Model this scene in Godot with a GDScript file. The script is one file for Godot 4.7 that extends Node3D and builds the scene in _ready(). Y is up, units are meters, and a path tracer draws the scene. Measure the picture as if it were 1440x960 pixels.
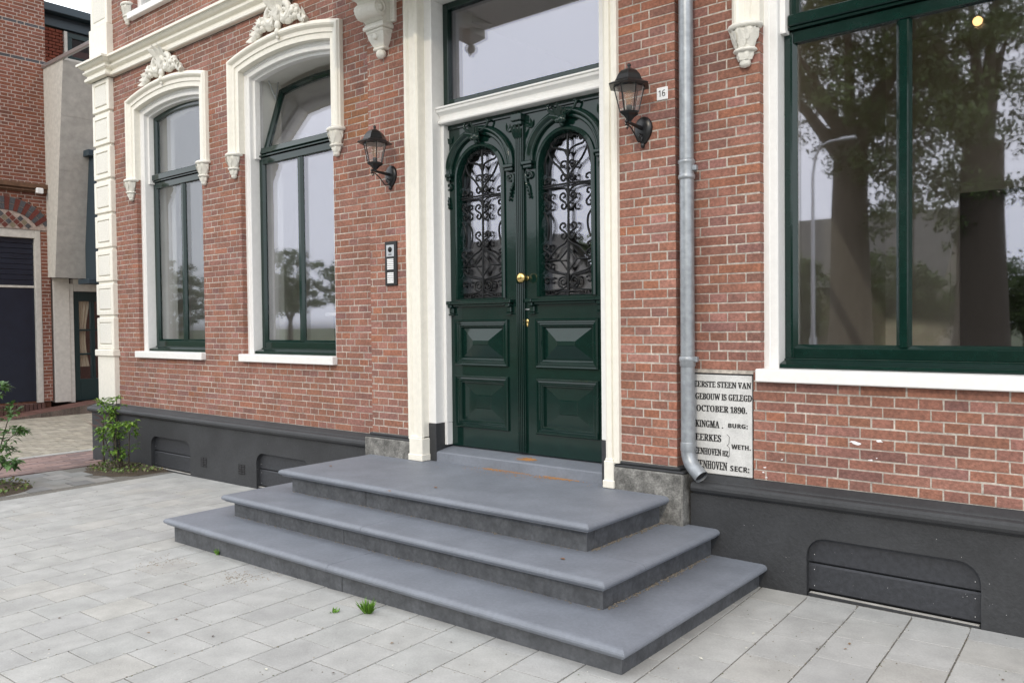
extends Node3D

# ---------------------------------------------------------------- mesh builder
class MB:
	var v := PackedVector3Array()
	var n := PackedVector3Array()
	var c := PackedColorArray()
	var ix := PackedInt32Array()
	var col := Color(1, 1, 1)
	var xf := Transform3D()

	func vert(p, nn):
		v.append(xf * p)
		n.append((xf.basis * nn).normalized())
		c.append(col)

	func q(a, b, d, e):
		var nn = (b - a).cross(e - a)
		if nn.length_squared() < 1e-16:
			nn = (d - b).cross(e - b)
		if nn.length_squared() < 1e-18:
			return
		nn = nn.normalized()
		var k = v.size()
		vert(a, nn); vert(b, nn); vert(d, nn); vert(e, nn)
		ix.append_array(PackedInt32Array([k, k + 2, k + 1, k, k + 3, k + 2]))

	func t(a, b, d):
		var nn = (b - a).cross(d - a)
		if nn.length_squared() < 1e-18:
			return
		nn = nn.normalized()
		var k = v.size()
		vert(a, nn); vert(b, nn); vert(d, nn)
		ix.append_array(PackedInt32Array([k, k + 2, k + 1]))

	func box(a, b, bev := 0.0):
		var x0 = minf(a.x, b.x); var x1 = maxf(a.x, b.x)
		var y0 = minf(a.y, b.y); var y1 = maxf(a.y, b.y)
		var z0 = minf(a.z, b.z); var z1 = maxf(a.z, b.z)
		var e = minf(bev, 0.45 * minf(x1 - x0, minf(y1 - y0, z1 - z0)))
		if e <= 0.0:
			q(Vector3(x0, y0, z1), Vector3(x1, y0, z1), Vector3(x1, y1, z1), Vector3(x0, y1, z1))
			q(Vector3(x1, y0, z0), Vector3(x0, y0, z0), Vector3(x0, y1, z0), Vector3(x1, y1, z0))
			q(Vector3(x1, y0, z1), Vector3(x1, y0, z0), Vector3(x1, y1, z0), Vector3(x1, y1, z1))
			q(Vector3(x0, y0, z0), Vector3(x0, y0, z1), Vector3(x0, y1, z1), Vector3(x0, y1, z0))
			q(Vector3(x0, y1, z1), Vector3(x1, y1, z1), Vector3(x1, y1, z0), Vector3(x0, y1, z0))
			q(Vector3(x0, y0, z0), Vector3(x1, y0, z0), Vector3(x1, y0, z1), Vector3(x0, y0, z1))
			return
		# bevelled box: rings from bottom to top
		var rings = []
		for s in [[y0, e], [y0 + e, 0.0], [y1 - e, 0.0], [y1, e]]:
			var y = s[0]
			var i = s[1]
			rings.append([Vector3(x0 + e, y, z1 - i), Vector3(x1 - e, y, z1 - i), Vector3(x1 - i, y, z1 - e), Vector3(x1 - i, y, z0 + e), Vector3(x1 - e, y, z0 + i), Vector3(x0 + e, y, z0 + i), Vector3(x0 + i, y, z0 + e), Vector3(x0 + i, y, z1 - e)])
		grid(rings, true)
		var tp = rings[3]
		var bt = rings[0]
		for r in [tp, bt]:
			var f = r == bt
			for k in range(1, 7):
				if f: t(r[0], r[k + 1], r[k])
				else: t(r[0], r[k], r[k + 1])

	# rings of equal length; closed joins last to first
	func grid(rings, closed := false, smooth := false):
		var m = rings[0].size()
		var w = m if closed else m - 1
		if not smooth:
			for i in range(rings.size() - 1):
				for j in range(w):
					var k = (j + 1) % m
					q(rings[i][j], rings[i][k], rings[i + 1][k], rings[i + 1][j])
			return
		var base = v.size()
		var R = rings.size()
		for i in range(R):
			for j in range(m):
				var a = rings[i][(j + 1) % m] if closed or j < m - 1 else rings[i][j]
				var b = rings[i][(j - 1 + m) % m] if closed or j > 0 else rings[i][j]
				var u = rings[mini(i + 1, R - 1)][j]
				var d = rings[maxi(i - 1, 0)][j]
				var nn = (a - b).cross(u - d)
				if nn.length_squared() < 1e-16:
					# pole: look at the neighbouring ring
					var ii = 1 if i == 0 else R - 2
					a = rings[ii][(j + 1) % m] if closed or j < m - 1 else rings[ii][j]
					b = rings[ii][(j - 1 + m) % m] if closed or j > 0 else rings[ii][j]
					nn = (a - b).cross(u - d)
				vert(rings[i][j], nn if nn.length_squared() > 1e-18 else Vector3.UP)
		for i in range(R - 1):
			for j in range(w):
				var k = (j + 1) % m
				var p0 = base + i * m + j
				var p1 = base + i * m + k
				var p2 = base + (i + 1) * m + k
				var p3 = base + (i + 1) * m + j
				ix.append_array(PackedInt32Array([p0, p2, p1, p0, p3, p2]))

	# profile: Vector2(radius, y)
	func lathe(prof, o, segs := 16, sx := 1.0, sz := 1.0, smooth := true, flute := 0.0, nf := 6):
		var rings = []
		for p in prof:
			var r = []
			for k in range(segs):
				var a = -TAU * k / segs
				var rr = p.x * (1.0 + flute * cos(nf * a))
				r.append(o + Vector3(cos(a) * rr * sx, p.y, sin(a) * rr * sz))
			rings.append(r)
		grid(rings, true, smooth)

	func ball(o, r, segs := 10):
		var rings = []
		var h = maxi(4, segs / 2 + 1)
		for i in range(h + 1):
			var b = -PI / 2 + PI * i / h
			var g = []
			for k in range(segs):
				var a = -TAU * k / segs
				g.append(o + Vector3(cos(a) * cos(b) * r.x, sin(b) * r.y, sin(a) * cos(b) * r.z))
			rings.append(g)
		grid(rings, true, true)

	func tube(pts, r, segs := 6, cap := true):
		var rings = []
		var up = Vector3(0.123, 0.31, 0.95).normalized()
		for i in range(pts.size()):
			var d = (pts[mini(i + 1, pts.size() - 1)] - pts[maxi(i - 1, 0)]).normalized()
			var s = d.cross(up)
			if s.length() < 0.05:
				s = d.cross(Vector3(0.9, 0.2, 0.1))
			s = s.normalized()
			var w = s.cross(d).normalized()
			up = w
			up = (up - d * up.dot(d)).normalized()
			var rr = r[i] if r is Array else r
			var g = []
			for k in range(segs):
				var a = -TAU * k / segs
				g.append(pts[i] + (s * cos(a) + w * sin(a)) * rr)
			rings.append(g)
		grid(rings, true, true)
		if cap:
			for e in [0, rings.size() - 1]:
				for k in range(1, segs - 1):
					if e == 0: t(rings[0][0], rings[0][k], rings[0][k + 1])
					else: t(rings[e][0], rings[e][k + 1], rings[e][k])

	# curved leaf blade
	func blade(o, along, side, nrm, ln, wd, curl, steps := 5):
		var rings = []
		for i in range(steps + 1):
			var f = float(i) / steps
			var w = wd * sin(PI * pow(clampf(f * 0.92 + 0.06, 0, 1), 0.8))
			var p = o + along * ln * f + nrm * curl * f * f
			rings.append([p - side * w, p - side * w * 0.4 + nrm * w * 0.25, p + nrm * w * 0.05, p + side * w * 0.4 + nrm * w * 0.25, p + side * w])
		grid(rings, false, true)

	func mesh():
		var arr = []
		arr.resize(Mesh.ARRAY_MAX)
		arr[Mesh.ARRAY_VERTEX] = v
		arr[Mesh.ARRAY_NORMAL] = n
		arr[Mesh.ARRAY_COLOR] = c
		arr[Mesh.ARRAY_INDEX] = ix
		var am = ArrayMesh.new()
		am.add_surface_from_arrays(Mesh.PRIMITIVE_TRIANGLES, arr)
		return am

var rng := RandomNumberGenerator.new()
var used := {}
var cam_xf := Transform3D()
var texs := {}
var m := {}
const FPX := 1141.98

# ---------------------------------------------------------------- helpers
func uname(s):
	used[s] = used.get(s, 0) + 1
	return s if used[s] == 1 else "%s_%03d" % [s, used[s] - 1]

func put(b, called, mat, parent = null):
	var o := MeshInstance3D.new()
	o.mesh = b.mesh()
	o.material_override = mat
	if parent == null:
		o.name = uname(called)
		add_child(o)
	else:
		o.name = called
		parent.add_child(o, true)
	return o

func tag(o, label, category := "", group := "", kind := ""):
	if label: o.set_meta("label", label)
	if category: o.set_meta("category", category)
	if group: o.set_meta("group", group)
	if kind: o.set_meta("kind", kind)
	return o

func thing(called, label, category, at := Vector3.ZERO, group := ""):
	var o := Node3D.new()
	o.name = uname(called)
	add_child(o)
	o.position = at
	tag(o, label, category, group)
	return o

func part_node(called, parent):
	var o := Node3D.new()
	o.name = called
	parent.add_child(o, true)
	return o

func noise_tex(lo, hi, sd, freq := 0.02, kind := 0, as_bump := false):
	var key = "%s %s %s %s %s" % [lo, hi, sd, freq, kind]
	if texs.has(key):
		return texs[key]
	var f := FastNoiseLite.new()
	f.seed = sd
	f.frequency = freq
	f.noise_type = FastNoiseLite.TYPE_SIMPLEX_SMOOTH if kind == 0 else FastNoiseLite.TYPE_CELLULAR
	f.fractal_octaves = 5
	f.fractal_gain = 0.6
	var w = 512
	var im: Image = f.get_seamless_image(w, w, false, false, 0.15)
	var out = Image.create(w, w, false, Image.FORMAT_RGB8)
	for y in w:
		for x in w:
			var g = lerpf(lo, hi, clampf(im.get_pixel(x, y).r, 0, 1))
			out.set_pixel(x, y, Color(g, g, g))
	var tx = ImageTexture.create_from_image(out)
	texs[key] = tx
	return tx

func M(lin: Color, rough: float, o := {}):
	var s := StandardMaterial3D.new()
	s.albedo_color = lin.linear_to_srgb()
	s.roughness = rough
	s.cull_mode = BaseMaterial3D.CULL_DISABLED
	s.metallic = o.get("metal", 0.0)
	s.metallic_specular = o.get("spec", 0.5)
	if o.get("vcol", false):
		s.vertex_color_use_as_albedo = true
	if o.has("noise"):   # [lo, hi, seed, freq, tiles per metre]
		var a = o.noise
		s.albedo_texture = noise_tex(a[0], a[1], a[2], a[3])
		s.uv1_triplanar = true
		s.uv1_world_triplanar = true
		s.uv1_scale = Vector3.ONE * a[4]
	if o.has("coarse"):
		var a = o.coarse
		s.detail_enabled = true
		s.detail_blend_mode = BaseMaterial3D.BLEND_MODE_MUL
		s.detail_albedo = noise_tex(a[0], a[1], a[2], a[3])
		s.detail_uv_layer = BaseMaterial3D.DETAIL_UV_2
		s.uv2_triplanar = true
		s.uv2_world_triplanar = true
		s.uv2_scale = Vector3.ONE * a[4]
	if o.has("bump"):    # [seed, freq, depth in cm]
		var a = o.bump
		s.heightmap_enabled = true
		s.heightmap_texture = noise_tex(0.0, 1.0, a[0], a[1])
		s.heightmap_scale = a[2]
		s.uv1_triplanar = true
		s.uv1_world_triplanar = true
	if o.has("coat"):
		s.clearcoat_enabled = true
		s.clearcoat = o.coat
		s.clearcoat_roughness = o.get("coat_rough", 0.05)
	if o.has("emit"):
		s.emission_enabled = true
		s.emission = o.emit
		s.emission_energy_multiplier = o.get("energy", 1.0)
	if o.has("backlight"):
		s.backlight_enabled = true
		s.backlight = o.backlight
	return s

# sun-control glass: a thin metallic film that mirrors part of the light and lets the rest through
func coated(share, tint):
	var s := StandardMaterial3D.new()
	var im = Image.create(4, 4, false, Image.FORMAT_RGBA8)
	im.fill(Color(1, 1, 1, 1))
	s.albedo_texture = ImageTexture.create_from_image(im)
	s.albedo_color = Color(tint.r, tint.g, tint.b, share)
	s.transparency = BaseMaterial3D.TRANSPARENCY_ALPHA
	s.metallic = 1.0
	s.roughness = 0.02
	s.cull_mode = BaseMaterial3D.CULL_DISABLED
	return s

func glass(alpha := 0.04, tint := Color(0.5, 0.52, 0.5)):
	var s := StandardMaterial3D.new()
	s.albedo_color = Color(tint.r, tint.g, tint.b, alpha)
	s.transparency = BaseMaterial3D.TRANSPARENCY_ALPHA
	s.roughness = 0.0
	s.metallic_specular = 0.5
	s.cull_mode = BaseMaterial3D.CULL_DISABLED
	return s

func make_materials():
	m.brick = M(Color(1, 1, 1), 0.9, {"vcol": true, "noise": [0.72, 1.0, 3, 0.03, 2.2], "coarse": [0.8, 1.0, 8, 0.012, 0.45], "bump": [5, 0.06, 0.25]})
	m.mortar = M(Color(0.78, 0.70, 0.61), 0.95, {"noise": [0.72, 1.0, 11, 0.03, 2.0], "coarse": [0.75, 1.0, 12, 0.012, 0.5], "bump": [5, 0.08, 0.2]})
	m.far_mortar = M(Color(0.50, 0.40, 0.345), 0.95, {"noise": [0.75, 1.0, 11, 0.03, 1.0]})
	m.cream = M(Color(0.83, 0.795, 0.70), 0.42, {"noise": [0.95, 1.0, 21, 0.02, 1.3], "bump": [22, 0.05, 0.04]})
	m.white = M(Color(0.82, 0.81, 0.785), 0.38, {"noise": [0.96, 1.0, 23, 0.02, 1.3], "bump": [22, 0.05, 0.03]})
	m.stucco = M(Color(0.81, 0.785, 0.71), 0.6, {"noise": [0.93, 1.0, 24, 0.03, 2.0], "bump": [25, 0.1, 0.3]})
	m.green = M(Color(0.005, 0.0235, 0.018), 0.1, {"noise": [0.85, 1.0, 31, 0.02, 1.0], "bump": [33, 0.012, 0.02]})
	m.plinth = M(Color(0.050, 0.0525, 0.057), 0.6, {"noise": [0.82, 1.0, 41, 0.05, 1.2], "coarse": [0.78, 1.0, 42, 0.01, 0.4], "bump": [43, 0.08, 0.12]})
	m.board = M(Color(0.044, 0.047, 0.055), 0.5, {"noise": [0.75, 1.0, 44, 0.03, 1.8], "bump": [43, 0.06, 0.06]})
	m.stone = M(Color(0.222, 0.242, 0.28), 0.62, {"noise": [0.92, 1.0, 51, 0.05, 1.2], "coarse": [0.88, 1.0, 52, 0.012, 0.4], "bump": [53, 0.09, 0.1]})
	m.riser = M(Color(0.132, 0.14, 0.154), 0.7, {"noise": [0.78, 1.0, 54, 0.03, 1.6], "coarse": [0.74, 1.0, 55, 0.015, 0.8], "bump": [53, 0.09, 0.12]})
	m.weathered = M(Color(0.44, 0.43, 0.40), 0.9, {"noise": [0.5, 1.0, 57, 0.012, 1.6], "coarse": [0.7, 1.0, 58, 0.09, 1.3], "bump": [53, 0.09, 0.25]})
	m.paver = M(Color(1, 1, 1), 0.88, {"vcol": true, "noise": [0.92, 1.0, 61, 0.09, 1.4], "coarse": [0.86, 1.0, 62, 0.016, 0.42], "bump": [63, 0.12, 0.1]})
	m.joint = M(Color(0.25, 0.235, 0.205), 0.95, {"noise": [0.6, 1.0, 64, 0.05, 1.5]})
	m.zinc = M(Color(0.47, 0.50, 0.53), 0.42, {"metal": 0.55, "noise": [0.8, 1.0, 71, 0.02, 1.5], "coarse": [0.85, 1.0, 72, 0.01, 0.7]})
	m.iron = M(Color(0.012, 0.0125, 0.014), 0.32, {"noise": [0.7, 1.0, 73, 0.05, 3.0]})
	m.iron_gloss = M(Color(0.006, 0.0065, 0.007), 0.3, {"spec": 0.38})
	m.brass = M(Color(0.78, 0.56, 0.22), 0.18, {"metal": 1.0})
	m.steel = M(Color(0.55, 0.56, 0.57), 0.3, {"metal": 0.8})
	m.tablet = M(Color(0.80, 0.795, 0.77), 0.6, {"noise": [0.86, 1.0, 81, 0.06, 3.0], "coarse": [0.88, 1.0, 82, 0.015, 1.0]})
	m.ink = M(Color(0.012, 0.012, 0.013), 0.55)
	m.plate = M(Color(0.82, 0.82, 0.82), 0.25)
	m.pane = coated(0.2, Color(0.93, 0.93, 0.965))   # coated double glazing
	m.plain_pane = coated(0.12, Color(0.92, 0.93, 0.95))
	m.lamp_glass = glass(0.1, Color(0.8, 0.8, 0.8))
	m.amber = glass(0.16, Color(0.85, 0.62, 0.3))
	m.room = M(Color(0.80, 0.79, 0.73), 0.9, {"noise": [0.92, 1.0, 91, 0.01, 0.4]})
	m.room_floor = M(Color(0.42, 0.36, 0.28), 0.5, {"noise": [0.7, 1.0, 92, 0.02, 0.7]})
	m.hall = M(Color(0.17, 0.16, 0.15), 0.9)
	m.dark = M(Color(0.02, 0.02, 0.022), 0.8)
	m.soil = M(Color(0.16, 0.12, 0.08), 0.98, {"noise": [0.45, 1.0, 95, 0.06, 2.5], "bump": [96, 0.06, 0.8]})
	m.leaf = M(Color(1, 1, 1), 0.5, {"vcol": true, "backlight": Color(0.45, 0.5, 0.3)})
	m.bark = M(Color(0.17, 0.14, 0.105), 0.95, {"noise": [0.5, 1.0, 97, 0.05, 1.0], "bump": [98, 0.05, 2.0]})
	m.sand = M(Color(0.55, 0.27, 0.09), 0.95, {"noise": [0.7, 1.0, 99, 0.06, 4.0]})
	m.dust = M(Color(0.27, 0.235, 0.19), 0.98, {"noise": [0.7, 1.0, 99, 0.06, 4.0]})
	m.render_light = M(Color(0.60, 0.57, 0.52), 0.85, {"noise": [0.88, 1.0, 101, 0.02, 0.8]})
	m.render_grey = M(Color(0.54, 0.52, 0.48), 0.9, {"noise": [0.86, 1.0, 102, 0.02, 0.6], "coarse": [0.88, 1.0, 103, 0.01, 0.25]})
	m.navy = M(Color(0.016, 0.022, 0.038), 0.35, {"noise": [0.85, 1.0, 104, 0.01, 0.6]})
	m.far_green = M(Color(0.012, 0.03, 0.032), 0.3)
	m.beam = M(Color(0.17, 0.085, 0.045), 0.6, {"noise": [0.7, 1.0, 105, 0.02, 0.8]})
	m.steel_blue = M(Color(0.03, 0.05, 0.066), 0.4)
	m.curtain = M(Color(0.62, 0.58, 0.44), 0.9, {"backlight": Color(0.4, 0.4, 0.3)})
	m.asphalt = M(Color(0.09, 0.09, 0.09), 0.95, {"noise": [0.7, 1.0, 111, 0.06, 1.0]})
	m.earth = M(Color(0.10, 0.13, 0.05), 0.95, {"noise": [0.6, 1.0, 112, 0.04, 0.2]})
	m.roof_tile = M(Color(0.22, 0.075, 0.05), 0.8, {"noise": [0.7, 1.0, 113, 0.03, 0.8]})
	m.dim_wall = M(Color(0.19, 0.17, 0.135), 0.9)
	m.dim_roof = M(Color(0.12, 0.115, 0.10), 0.9)
	m.house = M(Color(0.32, 0.15, 0.10), 0.9, {"noise": [0.7, 1.0, 114, 0.03, 0.8]})

func gy(x):
	return 0.01 * (clampf(x, -10.2, 6.0) + 3.5)

func px(p):
	var l = cam_xf.affine_inverse() * p
	if l.z > -0.2:
		return Vector2(-9999, -9999)
	return Vector2(720 + FPX * l.x / -l.z, 480 - FPX * l.y / -l.z)

func seen(p, pad := 6.0):
	var s = px(p)
	return s.x > -pad and s.x < 1440 + pad and s.y > -pad and s.y < 960 + pad

# ---------------------------------------------------------------- brickwork
func brick_tone(pale := 1.0):
	var r = rng.randf()
	var c = Color(0.345, 0.155, 0.107)
	if r < 0.26: c = Color(0.325, 0.152, 0.112)
	elif r < 0.30: c = Color(0.385, 0.16, 0.098)
	elif r < 0.42: c = Color(0.285, 0.14, 0.112)
	elif r < 0.60: c = Color(0.365, 0.175, 0.135)
	var k = rng.randf_range(0.9, 1.09) * pale
	return Color(c.r * k, c.g * k, c.b * k * rng.randf_range(0.93, 1.07))

func one_brick(b, u0, u1, v0, v1, tone, depth := 0.09):
	var j = 0.0012
	var c = 0.0022
	var zo = rng.randf_range(-0.0012, 0.0016)
	var r = []
	for p in [Vector2(u0, v0), Vector2(u1, v0), Vector2(u1, v1), Vector2(u0, v1)]:
		r.append(Vector3(p.x + rng.randf_range(-j, j), p.y + rng.randf_range(-j, j), zo))
	var mid = Vector3((u0 + u1) / 2, (v0 + v1) / 2, zo)
	b.col = tone
	var f = []
	var s = []
	var k = []
	for p in r:
		var d = Vector3(signf(mid.x - p.x), signf(mid.y - p.y), 0) * c
		f.append(p + d)
		s.append(Vector3(p.x, p.y, zo - c))
		k.append(Vector3(p.x, p.y, -depth))
	b.q(f[0], f[1], f[2], f[3])
	for i in 4:
		var e = (i + 1) % 4
		b.q(s[i], s[e], f[e], f[i])
		b.q(k[i], k[e], s[e], s[i])

# rows of bricks on a plane; spans(y) gives the free intervals of a course
func lay(bricks, xf, y0, y1, course, long, spans, tone_of, mortar_b, depth := 0.09, joint := 0.007):
	var i = 0
	var y = y0
	mortar_b.xf = xf
	while y < y1 - 0.01:
		var top = minf(y + course, y1)
		for sp in spans.call((y + top) / 2):
			var a = sp[0]
			var e = sp[1]
			if e - a < 0.015:
				continue
			# mortar strip, with ends
			mortar_b.q(Vector3(a + 0.003, y, -0.0018), Vector3(e - 0.003, y, -0.0018), Vector3(e - 0.003, top, -0.0018), Vector3(a + 0.003, top, -0.0018))
			var ei = e - 0.003
			var ai = a + 0.003
			mortar_b.q(Vector3(ei, y, -0.0018), Vector3(ei, y, -depth), Vector3(ei, top, -depth), Vector3(ei, top, -0.0018))
			mortar_b.q(Vector3(ai, y, -depth), Vector3(ai, y, -0.0018), Vector3(ai, top, -0.0018), Vector3(ai, top, -depth))
			var half = long / 2
			var step = half if i % 2 == 0 else long
			var ph = half * 0.5 if i % 2 == 0 else (0.0 if i % 4 == 1 else half)
			var x = floor((a - ph) / long) * long + ph
			while x < e:
				var w = step
				if i % 2 == 1 and rng.randf() < 0.2: w = half
				elif i % 2 == 0 and rng.randf() < 0.12: w = long
				var s = maxf(x, a)
				var f = minf(x + w, e)
				if e - f < 0.03: f = e
				if f - s > 0.025 or (f - s > 0.008 and (s == a or f == e)):
					var l = s + (joint / 2 if s > a + 0.001 else 0.0)
					var r = f - (joint / 2 if f < e - 0.001 else 0.0)
					if r - l > 0.006:
						bricks.append([xf, l, r, y + joint / 2, top - joint / 2, tone_of.call(i, (l + r) / 2, y), depth])
				x += w
				if f >= e: break
		y += course
		i += 1

func set_bricks(bricks, parent, mat, called, most := 300, mass := "brickwork"):
	var scored = []
	for i in bricks.size():
		var k = bricks[i]
		var a = k[0] * Vector3(k[1], (k[3] + k[4]) / 2, 0)
		var e = k[0] * Vector3(k[2], (k[3] + k[4]) / 2, 0)
		var s = 0.0
		if seen(a, -4) or seen(e, -4):
			s = absf(px(a).x - px(e).x) * (px(k[0] * Vector3(k[1], k[3], 0)) - px(k[0] * Vector3(k[1], k[4], 0))).length()
			# bricks hidden by something in front are passed over
			for w in hidden:
				var c = px((a + e) / 2)
				if w.has_point(c): s = 0.0
		scored.append([s, i])
	scored.sort_custom(func(p, r): return p[0] > r[0] if p[0] != r[0] else p[1] < r[1])
	var rest = MB.new()
	for n in scored.size():
		var k = bricks[scored[n][1]]
		if n < most and scored[n][0] > 0.0:
			var b = MB.new()
			b.xf = k[0]
			one_brick(b, k[1], k[2], k[3], k[4], k[5], k[6])
			put(b, called, mat, parent)
		else:
			rest.xf = k[0]
			one_brick(rest, k[1], k[2], k[3], k[4], k[5], k[6])
	if rest.v.size():
		tag(put(rest, mass, mat, parent), "", "", "", "stuff")

var hidden := []

func cut(spans, a, b):
	var out = []
	for s in spans:
		if b <= s[0] or a >= s[1]:
			out.append(s)
		else:
			if a > s[0]: out.append([s[0], a])
			if b < s[1]: out.append([b, s[1]])
	return out

# ---------------------------------------------------------------- shaped pieces
# profile of (out, y) swept along a path in x-z, mitred
func sweep_xz(b, prof, path):
	var rings = []
	for i in path.size():
		var p: Vector2 = path[i]
		var d0 = (p - path[i - 1]).normalized() if i > 0 else (path[1] - p).normalized()
		var d1 = (path[i + 1] - p).normalized() if i < path.size() - 1 else d0
		var n0 = Vector2(-d0.y, d0.x)
		var n1 = Vector2(-d1.y, d1.x)
		var mi = (n0 + n1) / (1.0 + n0.dot(n1))
		var r = []
		for k in prof:
			var o = p + mi * k.x
			r.append(Vector3(o.x, k.y, o.y))
		rings.append(r)
	for i in range(rings.size() - 1):
		b.grid([rings[i], rings[i + 1]])
	for e in [0, rings.size() - 1]:
		var r = rings[e]
		for k in range(1, r.size() - 1):
			b.t(r[0], r[k], r[k + 1])

# profile of (out, z) swept round a window head: legs and a segmental arch
func sweep_arch(b, cx, half, y0, spring, crown, prof, legs := true, segs := 20):
	var sag = crown - spring
	var R = (half * half + sag * sag) / (2.0 * sag)
	var cy = crown - R
	var rings = []
	if legs:
		var r = []
		for k in prof: r.append(Vector3(cx - half - k.x, y0, k.y))
		rings.append(r)
	for i in range(segs + 1):
		var f = -1.0 + 2.0 * i / segs
		var r = []
		for k in prof:
			var x = f * (half + k.x)
			r.append(Vector3(cx + x, cy + sqrt(maxf((R + k.x) * (R + k.x) - x * x, 0)), k.y))
		rings.append(r)
	if legs:
		var r = []
		for k in prof: r.append(Vector3(cx + half + k.x, y0, k.y))
		rings.append(r)
	b.grid(rings)

func arch_y(x, half, spring, crown):
	var sag = crown - spring
	var R = (half * half + sag * sag) / (2.0 * sag)
	return crown - R + sqrt(maxf(R * R - x * x, 0))

# a sheet with a segmental top
func arch_sheet(b, cx, half, y0, spring, crown, z, segs := 14):
	for i in segs:
		var xa = -half + 2.0 * half * i / segs
		var xb = -half + 2.0 * half * (i + 1) / segs
		b.q(Vector3(cx + xa, y0, z), Vector3(cx + xb, y0, z), Vector3(cx + xb, arch_y(xb, half, spring, crown), z), Vector3(cx + xa, arch_y(xa, half, spring, crown), z))

func spiral(cx, cy, r0, r1, a0, a1, n := 14):
	var out = []
	for i in range(n + 1):
		var f = float(i) / n
		var a = lerpf(a0, a1, f)
		var r = lerpf(r0, r1, f)
		out.append(Vector2(cx + cos(a) * r, cy + sin(a) * r))
	return out

func curve2(pts, n := 6):
	var out = []
	for i in range(pts.size() - 1):
		var p0 = pts[maxi(i - 1, 0)]
		var p1 = pts[i]
		var p2 = pts[i + 1]
		var p3 = pts[mini(i + 2, pts.size() - 1)]
		for k in n:
			out.append(p1.cubic_interpolate(p2, p0, p3, float(k) / n))
	out.append(pts[-1])
	return out

# slab with rounded front (and ends)
func slab(b, x0, x1, z0, z1, y0, y1, rl, rr, rf := true):
	var h = y1 - y0
	var rings = []
	for k in [[0.034, 0.0], [0.02, 0.01], [0.02, 0.14], [0.014, 0.16], [0.004, 0.3], [0.0, 0.48], [0.001, 0.66], [0.006, 0.82], [0.014, 0.94], [0.026, 1.0]]:
		var o = k[0]
		var y = y0 + h * k[1]
		var xl = x0 + (o if rl else 0.0)
		var xr = x1 - (o if rr else 0.0)
		var r = [Vector3(xl, y, z0), Vector3(xl, y, z1 - (o if rf else 0.0)), Vector3(xr, y, z1 - (o if rf else 0.0)), Vector3(xr, y, z0)]
		for i in 4: r[i].y += gy(r[i].x) * 0.0
		rings.append(r)
	b.grid(rings, true)
	var a = rings[-1]
	b.q(a[0], a[1], a[2], a[3])
	a = rings[0]
	b.q(a[3], a[2], a[1], a[0])

func poly(b, pts, z):
	var pk = PackedVector2Array(pts)
	var tr = Geometry2D.triangulate_polygon(pk)
	for i in range(0, tr.size(), 3):
		var p = pk[tr[i]]
		var q = pk[tr[i + 1]]
		var r = pk[tr[i + 2]]
		if (q - p).cross(r - p) < 0:
			var w = q; q = r; r = w
		b.t(Vector3(p.x, p.y, z), Vector3(q.x, q.y, z), Vector3(r.x, r.y, z))

# bracket end of a hood moulding: half bell with acanthus flutes, ring and bud
func corbel(parent, x, y, s := 1.0, z := 0.02):
	var b := MB.new()
	b.lathe([Vector2(0.0, 0.002), Vector2(0.082, 0.002), Vector2(0.096, -0.006), Vector2(0.1, -0.016), Vector2(0.094, -0.027), Vector2(0.08, -0.032)], Vector3(x, y, z), 20, s, 0.75 * s)
	b.lathe([Vector2(0.074, -0.03), Vector2(0.078, -0.045), Vector2(0.07, -0.07), Vector2(0.061, -0.1), Vector2(0.055, -0.125), Vector2(0.05, -0.138)], Vector3(x, y, z), 36, s, 0.78 * s, true, 0.07, 7)
	b.lathe([Vector2(0.05, -0.136), Vector2(0.064, -0.139), Vector2(0.068, -0.147), Vector2(0.062, -0.155), Vector2(0.046, -0.158)], Vector3(x, y, z), 18, s, 0.8 * s)
	b.lathe([Vector2(0.046, -0.157), Vector2(0.047, -0.175), Vector2(0.04, -0.19), Vector2(0.037, -0.2)], Vector3(x, y, z), 30, s, 0.8 * s, true, 0.1, 6)
	b.lathe([Vector2(0.034, -0.198), Vector2(0.03, -0.206), Vector2(0.033, -0.216), Vector2(0.026, -0.232), Vector2(0.0, -0.24)], Vector3(x, y, z), 14, s, 0.8 * s)
	# carved leaves that curl over the bell
	for k in [-1.0, 0.0, 1.0]:
		var a = k * 0.95
		var o = Vector3(sin(a), 0, cos(a) * 0.78)
		var side = Vector3(cos(a), 0, -sin(a) * 0.78).normalized()
		b.blade(Vector3(x, y - 0.135, z) + o * 0.052 * s, (Vector3(0, 1, 0) + o * 0.18).normalized(), side, o.normalized(), 0.1 * s, 0.03 * s, 0.022)
		b.blade(Vector3(x, y - 0.1, z) + (o + side * 0.5).normalized() * 0.062 * s, Vector3(0, 1, 0), side, o.normalized(), 0.065 * s, 0.018 * s, 0.022)
	return put(b, "corbel", m.stucco, parent)

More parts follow.
